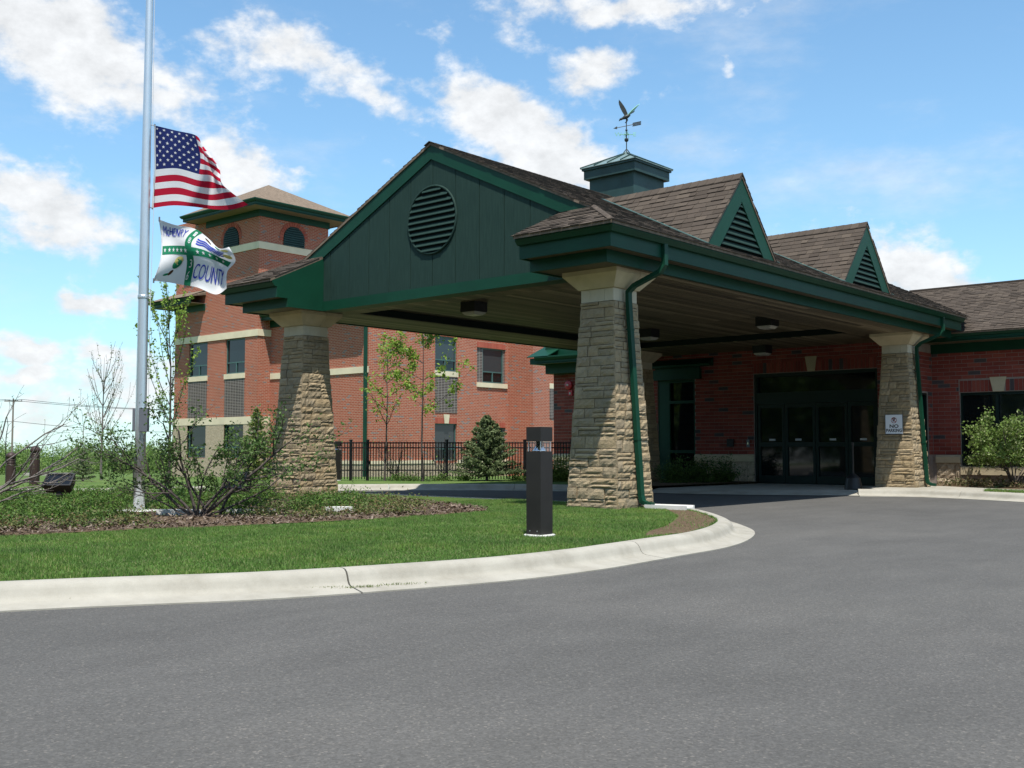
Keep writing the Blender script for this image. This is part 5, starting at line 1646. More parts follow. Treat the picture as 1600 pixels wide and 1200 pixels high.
def build_floodlights():
    def flood(x, y, face, tilt, lb):
        r = thing('flood_light', (x, y, .15), lb, 'flood light', 'flood lights aimed at the flagpole')
        m = MB(); m.tube([(x, y, .10), (x, y, .40)], .035, 10); m.tube([(x, y, .30), (x, y, .41)], .05, 10); m.build('stem', 'black_metal', r)
        F = Vector((math.cos(face), math.sin(face), 0)); S = Vector((-F.y, F.x, 0)); Z = Vector((0, 0, 1))
        n = (F * math.cos(tilt) + Z * math.sin(tilt)); up = (Z * math.cos(tilt) - F * math.sin(tilt)); c = Vector((x, y, .52))
        def quad(d, w, h): return [c + n * d + S * (sx * w) + up * (sy * h) for sx, sy in ((-1, -1), (1, -1), (1, 1), (-1, 1))]
        secs = [quad(-.14, .15, .07), quad(-.10, .19, .11), quad(.03, .21, .135), quad(.06, .215, .14)]
        m = MB(); m.add([p for s in secs for p in s], [(3, 2, 1, 0)] + [(k * 4 + i, k * 4 + (i + 1) % 4, k * 4 + 4 + (i + 1) % 4, k * 4 + 4 + i) for k in range(3) for i in range(4)]); m.build('housing', 'black_metal', r)
        fr = quad(.061, .215, .14); inn = quad(.061, .19, .115)
        m = MB(); m.add(fr + inn + [p + n * .02 for p in fr] + [p + n * .02 for p in inn], [(8 + i, 8 + (i + 1) % 4, 12 + (i + 1) % 4, 12 + i) for i in range(4)] + [(i, (i + 1) % 4, 8 + (i + 1) % 4, 8 + i) for i in range(4)] + [(4 + i, 4 + (i + 1) % 4, 12 + (i + 1) % 4, 12 + i) for i in range(4)]); m.build('bezel', 'black_metal', r)
        m = MB(); m.add(quad(.066, .19, .115), [(0, 1, 2, 3)]); m.build('glass', 'lamp_glass', r)
        m = MB()
        for i in range(5):
            w = -.12 + i * .06
            m.prism([c - n * .135 + S * w - up * .07, c - n * .185 + S * w - up * .05, c - n * .185 + S * w + up * .05, c - n * .135 + S * w + up * .07], S * .012)
        m.build('cooling_fins', 'black_metal', r)
        m = MB()
        for s in (-1, 1): m.bar(c + S * (s * .215) - Z * .02, Vector((x, y, .40)) + S * (s * .05), .035, .012)
        m.build('yoke', 'black_metal', r)
    flood(-6.46, -5.68, math.atan2(-.75, .75), R(50), 'black flood light tilted up with its glass in view among the junipers')
    flood(-4.70, -3.62, math.atan2(-1.7, .3), R(28), 'black flood light seen from behind at the base of the spreading shrub')


PX, PY = -4.566, -5.404


def build_flagpole():
    r = thing('flagpole', (PX, PY, .14), 'tall tapered silver flagpole with halyard rising from the juniper bed', 'flagpole')
    m = MB(); m._lathe((PX, PY, 0), [(.080, .10), (.078, 1.5), (.072, 4.0), (.054, 7.6), (.040, 9.6), (.036, 10.6)], 32, 0); m.build('pole', 'silver_metal', r, None, True)
    m = MB(); m._lathe((PX, PY, 10.6), [(.02, 0), (.07, .04), (.085, .085), (.07, .13), (.001, .16)], 18, 0); m.build('ball', 'chrome', r, None, True)
    # halyard box clamped round the shaft: two grey wings
    D = Vector((RT.x, RT.y, 0)); Q = Vector((-RT.y, RT.x, 0)); c = Vector((PX, PY, 0))
    def slab(a, b, q0, q1, z0, z1, name):
        m = MB(); m.prism([c + D * a + Q * q0 + Vector((0, 0, z0)), c + D * b + Q * q0 + Vector((0, 0, z0)), c + D * b + Q * q1 + Vector((0, 0, z0)), c + D * a + Q * q1 + Vector((0, 0, z0))], (0, 0, z1 - z0)); m.build(name, 'box_metal', r)
    slab(-.125, -.04, .0, .12, 1.31, 1.65, 'halyard_box'); slab(.015, .14, -.13, -.04, 1.31, 1.65, 'halyard_box')
    m = MB(); m._lathe((PX, PY, 3.27), [(.078, 0), (.083, .012), (.083, .045), (.077, .055)], 20, 0); m.build('collar', 'silver_metal', r)
    m = MB()
    a = c + D * .105
    m.tube([a + Vector((0, 0, 1.5)), a + Vector((0, 0, 3.3)), c + D * .125 + Vector((0, 0, 4.55)), c + D * .085 + Vector((0, 0, 5.9)), c + D * .06 + Vector((0, 0, 10.5))], .004, 5)
    m.tube([c + D * .05 + Vector((0, 0, 3.31)), c + D * .10 + Vector((0, 0, 3.27))], .008, 6)
    m.build('halyard', 'flag_white', r)
    m = MB()
    for z in (5.69, 6.0): pass
    m = MB(); m._lathe((PX, PY, .10), [(.30, .0), (.32, .055), (.30, .065)], 28, 0); m.build('concrete_collar', 'white_concrete', r)


def flag_point(grid, us, vs, u, v, depth, amp):
    """point of a flag: a control grid of outline places, smoothed, pushed to and fro by wind ripples"""
    def cat(p0, p1, p2, p3, t): return 0.5 * ((2 * p1) + (p2 - p0) * t + (2 * p0 - 5 * p1 + 4 * p2 - p3) * t * t + (3 * p1 - p0 - 3 * p2 + p3) * t ** 3)
    def line(row, s, n):
        x = s * (n - 1); i = min(int(x), n - 2); t = x - i
        g = lambda k: row[min(max(k, 0), n - 1)]
        return cat(g(i - 1), g(i), g(i + 1), g(i + 2), t)
    n = len(us)
    rows = [line([Vector(p) for p in row], u, n) for row in grid]
    # rows sit at their own v
    i = 0
    while i < len(vs) - 2 and v > vs[i + 1]: i += 1
    t = (v - vs[i]) / (vs[i + 1] - vs[i])
    g = lambda k: rows[min(max(k, 0), len(rows) - 1)]
    p = cat(g(i - 1), g(i), g(i + 1), g(i + 2), t)
    d = depth + amp(u, v)
    return CAM + (FW + RT * ((p.x - 800) / FPX) - UP * ((p.y - 600) / FPX)) * d


def build_flags():
    us = [0, .2, .4, .6, .8, 1]
    g1 = [[(242, 196), (275, 204), (305, 211), (313, 222), (305, 231), (318, 229)],
          [(242, 228), (274, 233), (313, 243), (322, 249), (334, 256), (342, 262)],
          [(242.5, 265), (276, 263), (311, 272), (329, 274), (338, 281), (346, 285)],
          [(240.5, 296), (277, 293), (306, 300), (330, 304), (349, 301), (361, 300)],
          [(238, 325), (270, 321), (302, 323), (334, 327), (364, 327), (388, 320)]]
    v1 = [0, .27, .538, .77, 1]
    dep = 15.97
    def a1(u, v):
        fold = max(0, u - .42) * max(0, 1 - v * 1.05)
        return .15 * math.sin(u * 9.4 + v * 1.8 + .6) * (.3 + u) + .9 * fold ** 1.2 + .06 * math.sin(u * 19 + v * 4) * (u + .15) + (-.20 * u)
    def S1(u, v): return flag_point(g1, us, v1, u, v, dep, a1)
    r = thing('american_flag', (PX, PY, 5.0), 'United States flag flying from the pole with its top fly corner blown back', 'flag')
    r['label'] = 'striped red, white and blue flag with stars, flying uppermost on the flagpole'
    NU = 48
    # thirteen stripes, canton of stars
    def patch(S, name, mat, u0, u1, v0, v1, parent, nu, nv, lift=0.0):
        m = MB()
        for j in range(nv + 1):
            for i in range(nu + 1):
                m.v.append(tuple(S(u0 + (u1 - u0) * i / nu, v0 + (v1 - v0) * j / nv)))
        for j in range(nv):
            for i in range(nu): m.f.append((j * (nu + 1) + i, j * (nu + 1) + i + 1, (j + 1) * (nu + 1) + i + 1, (j + 1) * (nu + 1) + i)); m.mi.append(0)
        return m.build(name, mat, parent, None, True)
    for k in range(13):
        u0 = .40 if k < 7 else 0.0
        patch(S1, 'stripe', 'flag_red' if k % 2 == 0 else 'flag_white', u0, 1, k / 13, (k + 1) / 13, r, 36 if u0 == 0 else 24, 3)
    can = patch(S1, 'canton', 'flag_blue', 0, .40, 0, 7 / 13, r, 24, 16)
    def stick(S, V2, F2, name, mat, parent, back=True):
        """flat print on the cloth: 2-D outline (u, v) laid on both sides of the surface"""
        m = MB()
        for sgn in ((-1, 1) if back else (-1,)):
            b = len(m.v)
            for u, v in V2:
                p = S(u, v); e = 1e-3
                n = (S(u + e, v) - p).cross(S(u, v + e) - p)
                if n.length < 1e-12: n = -FW.copy()
                n.normalize()
                if n.dot(FW) > 0: n = -n
                m.v.append(tuple(p + n * (.004 * -sgn)))
            for f in F2: m.f.append(tuple(b + i for i in f)); m.mi.append(0)
        return m.build(name, mat, parent)
    def star(cu, cv, ru, rv):
        P = [(cu, cv)]
        for i in range(10):
            a = -math.pi / 2 + i * math.pi / 5; q = 1 if i % 2 == 0 else .40
            P.append((cu + math.cos(a) * ru * q, cv + math.sin(a) * rv * q))
        return P, [(0, i, i % 10 + 1) for i in range(1, 11)]
    rows = 9
    for j in range(rows):
        n = 6 if j % 2 == 0 else 5
        for i in range(n):
            cu = .40 * ((i * 2 + (1 if n == 6 else 2)) / 12); cv = (7 / 13) * (j + 1) / 10
            V2, F2 = star(cu, cv, .0150, .0225); stick(S1, V2, F2, 'star', 'flag_white', can)
    m = MB(); h0, h1 = S1(0, 0), S1(0, 1)
    pts = [S1(-.0, v) for v in np.linspace(0, 1, 9)]
    m.tube(pts, .012, 6); m.build('heading', 'flag_white', r)
    m = MB(); P0 = Vector((PX, PY, 0))
    for q in (h0, h1):
        c = Vector((PX, PY, q.z)); e = (Vector((q.x, q.y, q.z)) - c).normalized(); m.tube([c + e * .05, q + Vector((0, 0, .0))], .006, 5); m.tube([q + Vector((0, 0, .02)), q - Vector((0, 0, .02))], .010, 6)
    m.build('snap_hook', 'box_metal', r)
    # the county flag
    g2 = [[(249, 343), (272, 351), (303, 357), (324, 371), (342, 388), (358, 386)],
          [(253, 376), (272, 376), (291, 377), (316, 384), (341, 397), (368, 407)],
          [(251, 408), (270, 407), (294, 409), (319, 411), (343, 418), (355, 425)],
          [(240, 439), (262, 441), (284, 445), (308, 449), (337, 460), (354, 451)]]
    v2 = [0, .33, .66, 1]
    def a2(u, v): return .11 * math.sin(u * 10.5 - v * 2.6 + 1.0) * (.35 + u) + .08 * math.sin(u * 4 + v * 6) - .15 * u + .25 * max(0, u - .6) * max(0, .5 - v)
    def S2(u, v): return flag_point(g2, us, v2, u, v, dep - .02, a2)
    c = thing('county_flag', (PX, PY, 4.0), 'white county flag with a green cross and blue lettering, flying below the striped flag', 'flag')
    fld = patch(S2, 'field', 'flag_white', 0, 1, 0, 1, c, 44, 30)
    def strip(u0, u1, v0, v1, nu, nv, name, mat, curve=None):
        V2 = []; F2 = []
        for j in range(nv + 1):
            for i in range(nu + 1): V2.append((u0 + (u1 - u0) * i / nu + (curve(v0 + (v1 - v0) * j / nv) if curve else 0), v0 + (v1 - v0) * j / nv))
        for j in range(nv):
            for i in range(nu): F2.append((j * (nu + 1) + i, j * (nu + 1) + i + 1, (j + 1) * (nu + 1) + i + 1, (j + 1) * (nu + 1) + i))
        return stick(S2, V2, F2, name, mat, c)
    strip(.43, .515, .0, 1.0, 2, 20, 'green_band', 'flag_green', lambda v: -.05 * math.sin(v * 3.2))
    strip(.02, .435, .42, .56, 14, 2, 'green_band', 'flag_green'); strip(.455, .95, .42, .56, 16, 2, 'green_band', 'flag_green')
    def lift(S): return lambda u, v: S(u, v) - FW * .006
    S3 = lambda u, v: S2(u, v) - FW * .004
    def words(s, u0, u1, v0, v1, name, mat, shear=0.0):
        vs, fs = text_verts(s, 1.0, shear)
        xs = [p[0] for p in vs]; ys = [p[1] for p in vs]
        V2 = [(u0 + (x - min(xs)) / (max(xs) - min(xs)) * (u1 - u0), v1 - (y - min(ys)) / (max(ys) - min(ys)) * (v1 - v0)) for x, y, _ in vs]
        return stick(S3, V2, fs, name, mat, c)
    words('McHENRY', .05, .37, .10, .26, 'lettering', 'print_blue', .25)
    words('COUNTY', .50, .90, .68, .87, 'lettering', 'print_blue')
    for s, v in (('1', .07), ('8', .24), ('3', .62), ('6', .78)): words(s, .425 + (.02 if v < .1 else 0), .455 + (.02 if v < .1 else 0), v, v + .12, 'numeral', 'flag_white')
    for u in (.07, .14, .20, .26, .32, .38, .53, .60, .68, .77, .86):
        P, F2 = star(u, .49, .022, .042); stick(S3, P, F2, 'star', 'flag_white', c)
    # emblems: ear of corn below, water, leaf and sun above
    def ell(cu, cv, ru, rv, rot, n=20):
        return [(cu, cv)] + [(cu + math.cos(a) * ru * math.cos(rot) - math.sin(a) * rv * math.sin(rot), cv + math.cos(a) * ru * math.sin(rot) + math.sin(a) * rv * math.cos(rot)) for a in [2 * math.pi * i / n for i in range(n)]], [(0, i, i % n + 1) for i in range(1, n + 1)]
    for (cu, cv, ru, rv, rot, mt) in ((.27, .70, .085, .045, -1.0, 'flag_green'), (.285, .655, .075, .045, -1.0, 'print_yellow'), (.205, .83, .05, .018, -.9, 'print_brown'), (.15, .86, .04, .015, -.4, 'flag_green'), (.64, .12, .06, .02, .5, 'print_brown'), (.78, .10, .05, .03, .3, 'flag_green'), (.90, .30, .05, .05, 0, 'print_yellow'), (.88, .12, .05, .04, .2, 'print_yellow')):
        P, F2 = ell(cu, cv, ru, rv, rot); stick(S3, P, F2, 'emblem', mt, c)
    for k in range(3):
        V2 = []; F2 = []
        for i in range(19):
            u = .52 + .34 * i / 18; w = .012 * math.sin(i * .9); b = .20 + k * .055 + w + .02 * (i / 18)
            V2 += [(u, b), (u, b + .032)]
        F2 = [(2 * i, 2 * i + 2, 2 * i + 3, 2 * i + 1) for i in range(18)]
        stick(S3, V2, F2, 'emblem', 'print_blue', c)
    m = MB(); m.tube([S2(0, v) for v in np.linspace(0, 1, 9)], .008, 6); m.build('heading', 'flag_white', c)
    m = MB()
    for q in (S2(0, 0), S2(0, 1)): m.tube([q + Vector((0, 0, .04)), q - Vector((0, 0, .03))], .012, 6)
    m.build('snap_hook', 'box_metal', c)


def build_small_things():
    r = thing('splash_block', (.95, .15, .14), 'white concrete splash block under the downspout foot beside the near pillar', 'splash block')
    m = MB(); m.sweep([(.62, .16, 0), (1.30, .24, 0)], [(-.16, .13), (.16, .13), (.16, .205), (.12, .205), (.10, .175), (-.10, .175), (-.12, .205), (-.16, .205)]); m.build('trough', 'white_concrete', r)
    # receptacle by the doors: squat black tub on a foot with a slim tube
    x, y, z = -.66, 10.62, .10
    r = thing('ash_receptacle', (x, y, z), 'squat black receptacle with a slim upright tube on the entry walk', 'ash receptacle')
    m = MB(); m._lathe((x, y, z), [(.20, 0), (.21, .02), (.165, .27), (.10, .33), (.05, .37)], 20, 0); m.build('tub', 'black_metal', r)
    m = MB(); m._lathe((x, y, z), [(.028, .36), (.022, .42), (.020, 1.02), (.032, 1.04), (.032, 1.10), (.01, 1.12)], 12, 0); m.build('tube', 'bronze_metal', r)
    # pale flat stones in the bed
    for i, (sx, sy, a, b, rot, lb) in enumerate(((-2.75, -4.75, .34, .13, .8, 'pale flat stone slab lying in the bed behind the spreading shrub'), (-2.2, -3.6, .24, .10, .9, 'pale flat stone slab lying among rusty ground shrubs'),
                                       (-3.3, -5.55, .30, .10, .7, 'pale flat stone slab lying between flagpole and spreading shrub'))):
        r = MB(); rng = random.Random(i); n = 12
        P = [(sx + math.cos(rot) * math.cos(t) * a * rng.uniform(.8, 1.1) - math.sin(rot) * math.sin(t) * b, sy + math.sin(rot) * math.cos(t) * a * rng.uniform(.8, 1.1) + math.cos(rot) * math.sin(t) * b, .15) for t in [2 * math.pi * k / n for k in range(n)]]
        r.prism(P, (0, 0, .07)); o = r.build('flat_stone', 'white_concrete'); tag(o, lb, 'stone', 'pale stones in the mulched bed')
    # utility poles and wires far off
    def upole(x, y, z, h, lb):
        r = thing('utility_pole', (x, y, z), lb, 'utility pole')
        D = Vector((RT.x, RT.y, 0))
        m = MB(); m.tube([(x, y, z - 1), (x, y, z + h)], [.19, .13], 8); m.build('pole', 'wood_pole', r)
        c = Vector((x, y, z + h - .45)); m = MB(); m.bar(c - D * 1.5, c + D * 1.5, .16, .16); m.build('crossarm', 'wood_pole', r)
        for k in (-1.4, -.7, .7, 1.4):
            m = MB(); q = c + D * k; m._lathe((q.x, q.y, q.z + .08), [(.05, 0), (.07, .08), (.04, .2)], 8, 0); m.build('insulator', 'box_metal', r)
        return c
    a = upole(-172.5, 66.7, -3.0, 12.6, 'wooden utility pole with crossarm rising over the far trees')
    b = upole(-128, 97, -4.0, 12.0, 'distant wooden utility pole partly behind the bare tree')
    D = Vector((RT.x, RT.y, 0))
    e = a - D * 60 + FW * 30
    for i, (k, dz) in enumerate(((-1.4, 0.3), (1.4, 0.3), (0, -3.4))):
        m = MB()
        for p, q in ((a, b), (a, e)):
            P = [p.lerp(q, t) + D * k + Vector((0, 0, dz - 2.2 * 4 * t * (1 - t) * .5)) for t in np.linspace(0, 1, 10)]
            m.tube(P, .035, 4, 0, False)
        o = m.build('power_line', 'black_metal'); tag(o, ['power line strung nearest on the pole tops', 'power line strung farthest on the pole tops', 'thicker cable hung low on the utility poles'][i], 'cable', 'wires on the utility poles')
    m = MB(); 
    V = []
    # pale kerb of a far road
    d0 = 109
    q = [CAM + (FW + RT * ((x - 800) / FPX) - UP * ((yy - 600) / FPX)) * d0 for x, yy in ((40, 742), (112, 741.5), (112, 740.0), (40, 740.4))]
    zz = ground_z(118)
    A, B = Vector((q[0].x, q[0].y, 0)), Vector((q[1].x, q[1].y, 0))
    m.bar(A + Vector((0, 0, zz + .12)), B + Vector((0, 0, zz + .12)), .9, .26); o = m.build('far_road_kerb', 'concrete', None, 'structure')


build_fence(); build_bollards(); build_floodlights(); build_flagpole(); build_flags(); build_small_things()

# ------------------------------------------------------------------ plants


def grow(rng, p, d, L, r, level, segs, tips, spread=.6, up=.15, kids=(4, 3), steps=5, taper=.45, shrink=.55, jit=.12):
    """one limb and its side limbs; tips gets points where leaves may sit"""
    pos = Vector(p); d = Vector(d).normalized(); rr = r
    for i in range(steps):
        d = (d + Vector((rng.gauss(0, jit), rng.gauss(0, jit), rng.gauss(0, jit) + up / steps))).normalized()
        q = pos + d * (L / steps); r2 = r * (1 - (1 - taper) * (i + 1) / steps)
        segs.append((tuple(pos), tuple(q), rr, r2))
        if level <= 1 and (i > 0 or level == 0):
            for t in (.3, .8): tips.append((tuple(pos.lerp(q, t)), tuple(d)))
        pos, rr = q, r2
        if level > 0 and i >= (1 if level > 1 else 0):
            n = kids[min(len(kids) - 1, level - 1)] / (steps - 1)
            n = int(n) + (1 if rng.random() < n - int(n) else 0)
            for _ in range(n):
                s = d.cross(Vector((rng.gauss(0, 1), rng.gauss(0, 1), rng.gauss(0, 1)))).normalized()
                nd = (d * math.cos(spread) + s * math.sin(spread)).normalized()
                grow(rng, pos, nd, L * shrink * rng.uniform(.6, 1.15), r2 * .62, level - 1, segs, tips, spread, up, kids, max(3, steps - 1), taper, shrink, jit)
    tips.append((tuple(pos), tuple(d)))


def plant(name, loc, label, cat, group, seed, stems, leaf, leafn, leafs, bark='bark', spread=.6, up=.15, kids=(4, 3), shrink=.55, cluster=.05, aspect=1.6, tpart='branches', jit=.12, minr=.0022, flat=.2, zmin=0.0):
    """stems: list of (direction, length, radius, level)"""
    rng = random.Random(seed); g = np.random.default_rng(seed)
    root = thing(name, loc, label, cat, group)
    segs, tips = [], []
    for d, L, r, lv, *off in stems:
        o = Vector(off[0]) if off else Vector((0, 0, 0))
        grow(rng, Vector(loc) + o, d, L, r, lv, segs, tips, spread, up, kids, 6, .45, shrink, jit)
    segs = [(p, q, max(a, minr), max(b, minr)) for p, q, a, b in segs]
    V, F = tubes_np(segs, 5); mesh_np(tpart, V, F, bark, root, None, True)
    if leafn:
        T = np.array([t[0] for t in tips]); T = T[T[:, 2] > loc[2] + zmin]; k = g.integers(0, len(T), leafn)
        P = T[k] + g.normal(0, cluster, (leafn, 3))
        P[:, 2] = np.maximum(P[:, 2], loc[2] + .02)
        V, F = leaf_cards(P, leafs, g, aspect, flat); mesh_np('foliage', V, F, leaf, root)
    return root


def mound(name, loc, label, cat, group, seed, rx, rz, leaf, n, size, aspect=2.6, stems=14, hollow=.55):
    """low evergreen: sprays that arch out from the middle"""
    g = np.random.default_rng(seed); root = thing(name, loc, label, cat, group)
    S = []; P = []; D = []
    for i in range(stems):
        a = g.uniform(0, 2 * np.pi); el = g.uniform(.12, 1.15); L = rx * g.uniform(.6, 1.1)
        d = np.array([np.cos(a) * np.cos(el), np.sin(a) * np.cos(el), np.sin(el) * rz / rx * 1.6])
        p = np.array(loc) + g.normal(0, .04, 3) * [1, 1, 0]
        for k in range(4):
            q = p + d * L / 4; S.append((p, q, .006 * (1 - k / 5), .006 * (1 - (k + 1) / 5))); d = d + np.array([0, 0, -.14]); 
            m = n // (stems * 4)
            t = g.random((m, 1)); P.append(p + (q - p) * t + g.normal(0, .05 + .03 * k, (m, 3)) * [1, 1, .55]); p = q
    P = np.concatenate(P); P[:, 2] = np.maximum(P[:, 2], loc[2] + .01)
    V, F = tubes_np(S, 4); mesh_np('stems', V, F, 'bark', root)
    V, F = leaf_cards(P, size, g, aspect, .1); mesh_np('foliage', V, F, leaf, root)
    return root


def conifer(name, loc, label, cat, group, seed, h, w, leaf, n, size):
    g = np.random.default_rng(seed); root = thing(name, loc, label, cat, group)
    S = [((loc[0], loc[1], loc[2] - .05), (loc[0], loc[1], loc[2] + h * .97), .035 * h, .006)]
    P = []; whorls = max(8, int(h / .11))
    per = n // (whorls * 9)
    for k in range(whorls):
        t = (k + .5) / whorls; z = loc[2] + h * (.04 + .94 * t); R_ = w / 2 * (1 - t) ** .85 + .03
        m = max(4, int(11 * (1 - t) + 4)); a0 = g.uniform(0, 6)
        for i in range(m):
            a = a0 + 2 * np.pi * i / m + g.normal(0, .15); L = R_ * g.uniform(.72, 1.12); rise = .18 + .5 * t
            d = np.array([np.cos(a), np.sin(a), rise * g.uniform(.5, 1.3)])
            o = np.array([loc[0], loc[1], z]); S.append((o, o + d * L, .009, .003))
            tt = np.sqrt(g.random((per, 1))); q = o + d * L * tt
            side = np.array([-np.sin(a), np.cos(a), 0]); q = q + side * g.normal(0, .10, (per, 1)) * L * (1.15 - tt) + g.normal(0, .016, (per, 3)); q[:, 2] -= .02 * h * (1 - t) * tt[:, 0] ** 2
            P.append(q)
    P = np.concatenate(P)
    V, F = tubes_np(S, 4); mesh_np('trunk', V, F, 'bark', root)
    V, F = leaf_cards(P, size, g, 3.2, 0); mesh_np('foliage', V, F, leaf, root)
    return root


def build_plants():
    D = Vector((RT.x, RT.y, 0)); Q = Vector((FW.x, FW.y, 0)).normalized(); Z = Vector((0, 0, 1))
    def dirs(lst): return [((D * a + Q * b + Z * c), L, r, lv, (D * o + Q * o2)) for a, b, c, L, r, lv, o, o2 in lst]
    # the spreading multi-stemmed shrub in front of the flagpole
    st = dirs([(-.95, .2, .60, 1.60, .024, 2, -.03, 0), (-.70, -.1, .75, 1.30, .022, 2, 0, 0), (-.22, .3, 1, 1.18, .024, 2, 0, .05), (.05, -.2, 1, 1.0, .018, 2, .03, 0), (.5, .2, .85, 1.25, .024, 2, .05, 0), (.95, .1, .66, 1.50, .026, 2, .08, .02),
               (1.0, .5, .42, 1.45, .018, 2, .1, .05), (-.9, .3, .28, 1.1, .014, 2, -.05, 0), (.75, -.3, .5, 1.05, .015, 2, .1, 0), (-.42, .1, .95, 1.40, .020, 2, .12, .2), (.25, .1, .95, 1.15, .02, 2, .25, .3)])
    plant('spreading_shrub', (-2.75, -5.62, .15), 'spreading dark-stemmed shrub with sparse small green leaves in front of the flagpole', 'shrub', None, 4, st, 'leaf_shrub', 5200, .028, zmin=.42, spread=.72, up=.18, kids=(7, 6), shrink=.42, cluster=.045, aspect=1.7)
    # bare shrub that reaches in from the side
    st = dirs([(1.0, .1, .45, 1.9, .022, 2, 0, 0), (.9, .3, .75, 1.8, .02, 2, 0, 0), (1.0, -.2, .22, 1.7, .02, 2, 0, 0), (.5, 0, 1, 1.5, .02, 2, 0, 0), (.7, .1, .95, 1.9, .018, 2, 0, 0), (-.6, 0, .8, 1.5, .02, 2, 0, 0), (.98, .3, .3, 1.6, .016, 2, 0, .2)])
    plant('bare_shrub', (-6.0, -7.35, .15), 'nearly leafless shrub whose grey twigs reach over the juniper bed', 'shrub', None, 12, st, 'leaf_bud', 260, .014, 'bark_pale', spread=.62, up=.35, kids=(4, 4), shrink=.40, cluster=.012)
    # low junipers and rusty ground shrubs of the bed
    rng = random.Random(31); poly = np.array([tuple(p) for p in BED_FRONT_S] + [(-8, .3), (-9.0, -.4), (-10.0, -2.8), (-11.0, -6), (-11.5, -10), (-11.5, -14)])
    edge = np.array([tuple(p) for p in BED_FRONT_S])
    avoid = [(PX, PY, .5), (PX + .3, PY - .35, .45), (-6.46, -5.68, .55), (-6.1, -6.1, .5), (-4.70, -3.62, .5), (-4.4, -4.0, .5), (-4.0, -4.5, .5), (-3.6, -5.0, .4), (-7.66, 0, .75), (-2.75, -5.62, .45), (-2.4, -4.2, .35), (0, 0, .9)]
    pts = []
    tries = 0
    while len(pts) < 62 and tries < 6000:
        tries += 1
        x, y = rng.uniform(-11.5, -.6), rng.uniform(-11, .2)
        if not inside(poly, np.array([x]), np.array([y]))[0]: continue
        px, py, dd = pixel([[x, y, .2]])
        if not (-120 < px[0] < 800): continue
        de = np.min(np.hypot(edge[:, 0] - x, edge[:, 1] - y))
        if de < .5 or (de < 1.7 and rng.random() < .35) or any((x - a) ** 2 + (y - b) ** 2 < c * c for a, b, c in avoid): continue
        if any((x - a) ** 2 + (y - b) ** 2 < .56 ** 2 for a, b, _ in pts): continue
        pts.append((x, y, de))
    for i, (x, y, de) in enumerate(pts):
        if de < 1.7:
            mound('rusty_ground_shrub', (x, y, .15), 'low loose ground shrub with rusty green foliage along the front of the mulched bed', 'ground shrub', 'rusty ground shrubs along the bed front', 100 + i, rng.uniform(.26, .40), .10, 'leaf_rust', 1300, .019, 1.8, 20)
        else:
            mound('juniper', (x, y, .15), 'low spreading dark green juniper in the middle of the mulched bed', 'juniper', 'junipers filling the mulched bed', 100 + i, rng.uniform(.45, .68), rng.uniform(.17, .26) * (1 if de < 3.2 else .62), 'leaf_juniper', 4200, .016, 3.4, 30)
    # young trees before the fence
    zt = .14
    st = dirs([(0, 0, 1, 2.3, .030, 2, 0, 0), (-.55, .1, 1, 1.15, .014, 1, -.0, 0), (.55, -.2, 1, 1.2, .014, 1, 0, 0)])
    def young(loc, label, seed, h, nleaf, wide):
        rng2 = random.Random(seed); segs, tips = [], []
        root = thing('young_tree', loc, label, 'tree', 'young trees by the picket fence')
        p = Vector(loc); trunk = []
        for k in range(9):
            q = p + Vector((rng2.gauss(0, .012), rng2.gauss(0, .012), h / 9)); segs.append((tuple(p), tuple(q), .034 * (1 - k / 11), .034 * (1 - (k + 1) / 11)))
            if k >= 3:
                for _ in range(2 if k < 8 else 3):
                    a = rng2.uniform(0, 6.28); nd = Vector((math.cos(a) * wide, math.sin(a) * wide, .9))
                    grow(rng2, q, nd, h * .34 * (1.15 - k / 12), .011, 1, segs, tips, .7, .2, (4,), 5, .4, .5, .10)
            p = q
        tips.append((tuple(p), (0, 0, 1)))
        segs = [(a, b, max(c, .003), max(d, .003)) for a, b, c, d in segs]
        V, F = tubes_np(segs, 6); mesh_np('trunk', V, F, 'bark', root, None, True)
        g = np.random.default_rng(seed); T = np.array([t[0] for t in tips]); cl = g.integers(0, len(T), 150)
        k = cl[g.integers(0, len(cl), nleaf)]
        P = T[k] + g.normal(0, .07, (nleaf, 3)); V, F = leaf_cards(P, .052, g, 1.9, .2); mesh_np('crown', V, F, 'leaf_spring', root)
    young((-13.05, 7.05, zt), 'slimmer young tree with light green leaves in front of the black fence', 51, 3.6, 620, 1.3)
    young((-12.0, 7.55, zt), 'fuller young tree with light green leaves in front of the black fence', 58, 4.3, 3000, 1.45)
    # spruce by the fence and a small one far off
    conifer('spruce', (-11.0, 9.15, .14), 'blue grey spruce, broad and dense, standing at the black fence', 'conifer', None, 6, 1.9, 2.05, 'leaf_spruce', 15000, .030)
    conifer('spruce', (-20.0, 1.6, .10), 'small dark spruce on the far lawn left of the flagpole', 'conifer', None, 7, .95, .75, 'leaf_spruce', 2600, .022)
    # golden evergreen behind the far pillar
    for i, (x, y, h, w, lb) in enumerate(((-13.4, 2.9, 2.0, 1.15, 'yellow green evergreen beside the far stone pillar'),)):
        conifer('golden_evergreen', (x, y, .14), lb, 'conifer', None, 16 + i, h, w, 'leaf_gold', 5200, .026)
    # yews: by the near pillar and in the shade of the entry
    mound('yew_shrub', (-9.1, 10.1, .14), 'bright green yew shrub beyond the bollard at the edge of the near pillar', 'shrub', None, 61, .55, .62, 'leaf_gold', 4200, .03, 2.4, 30)
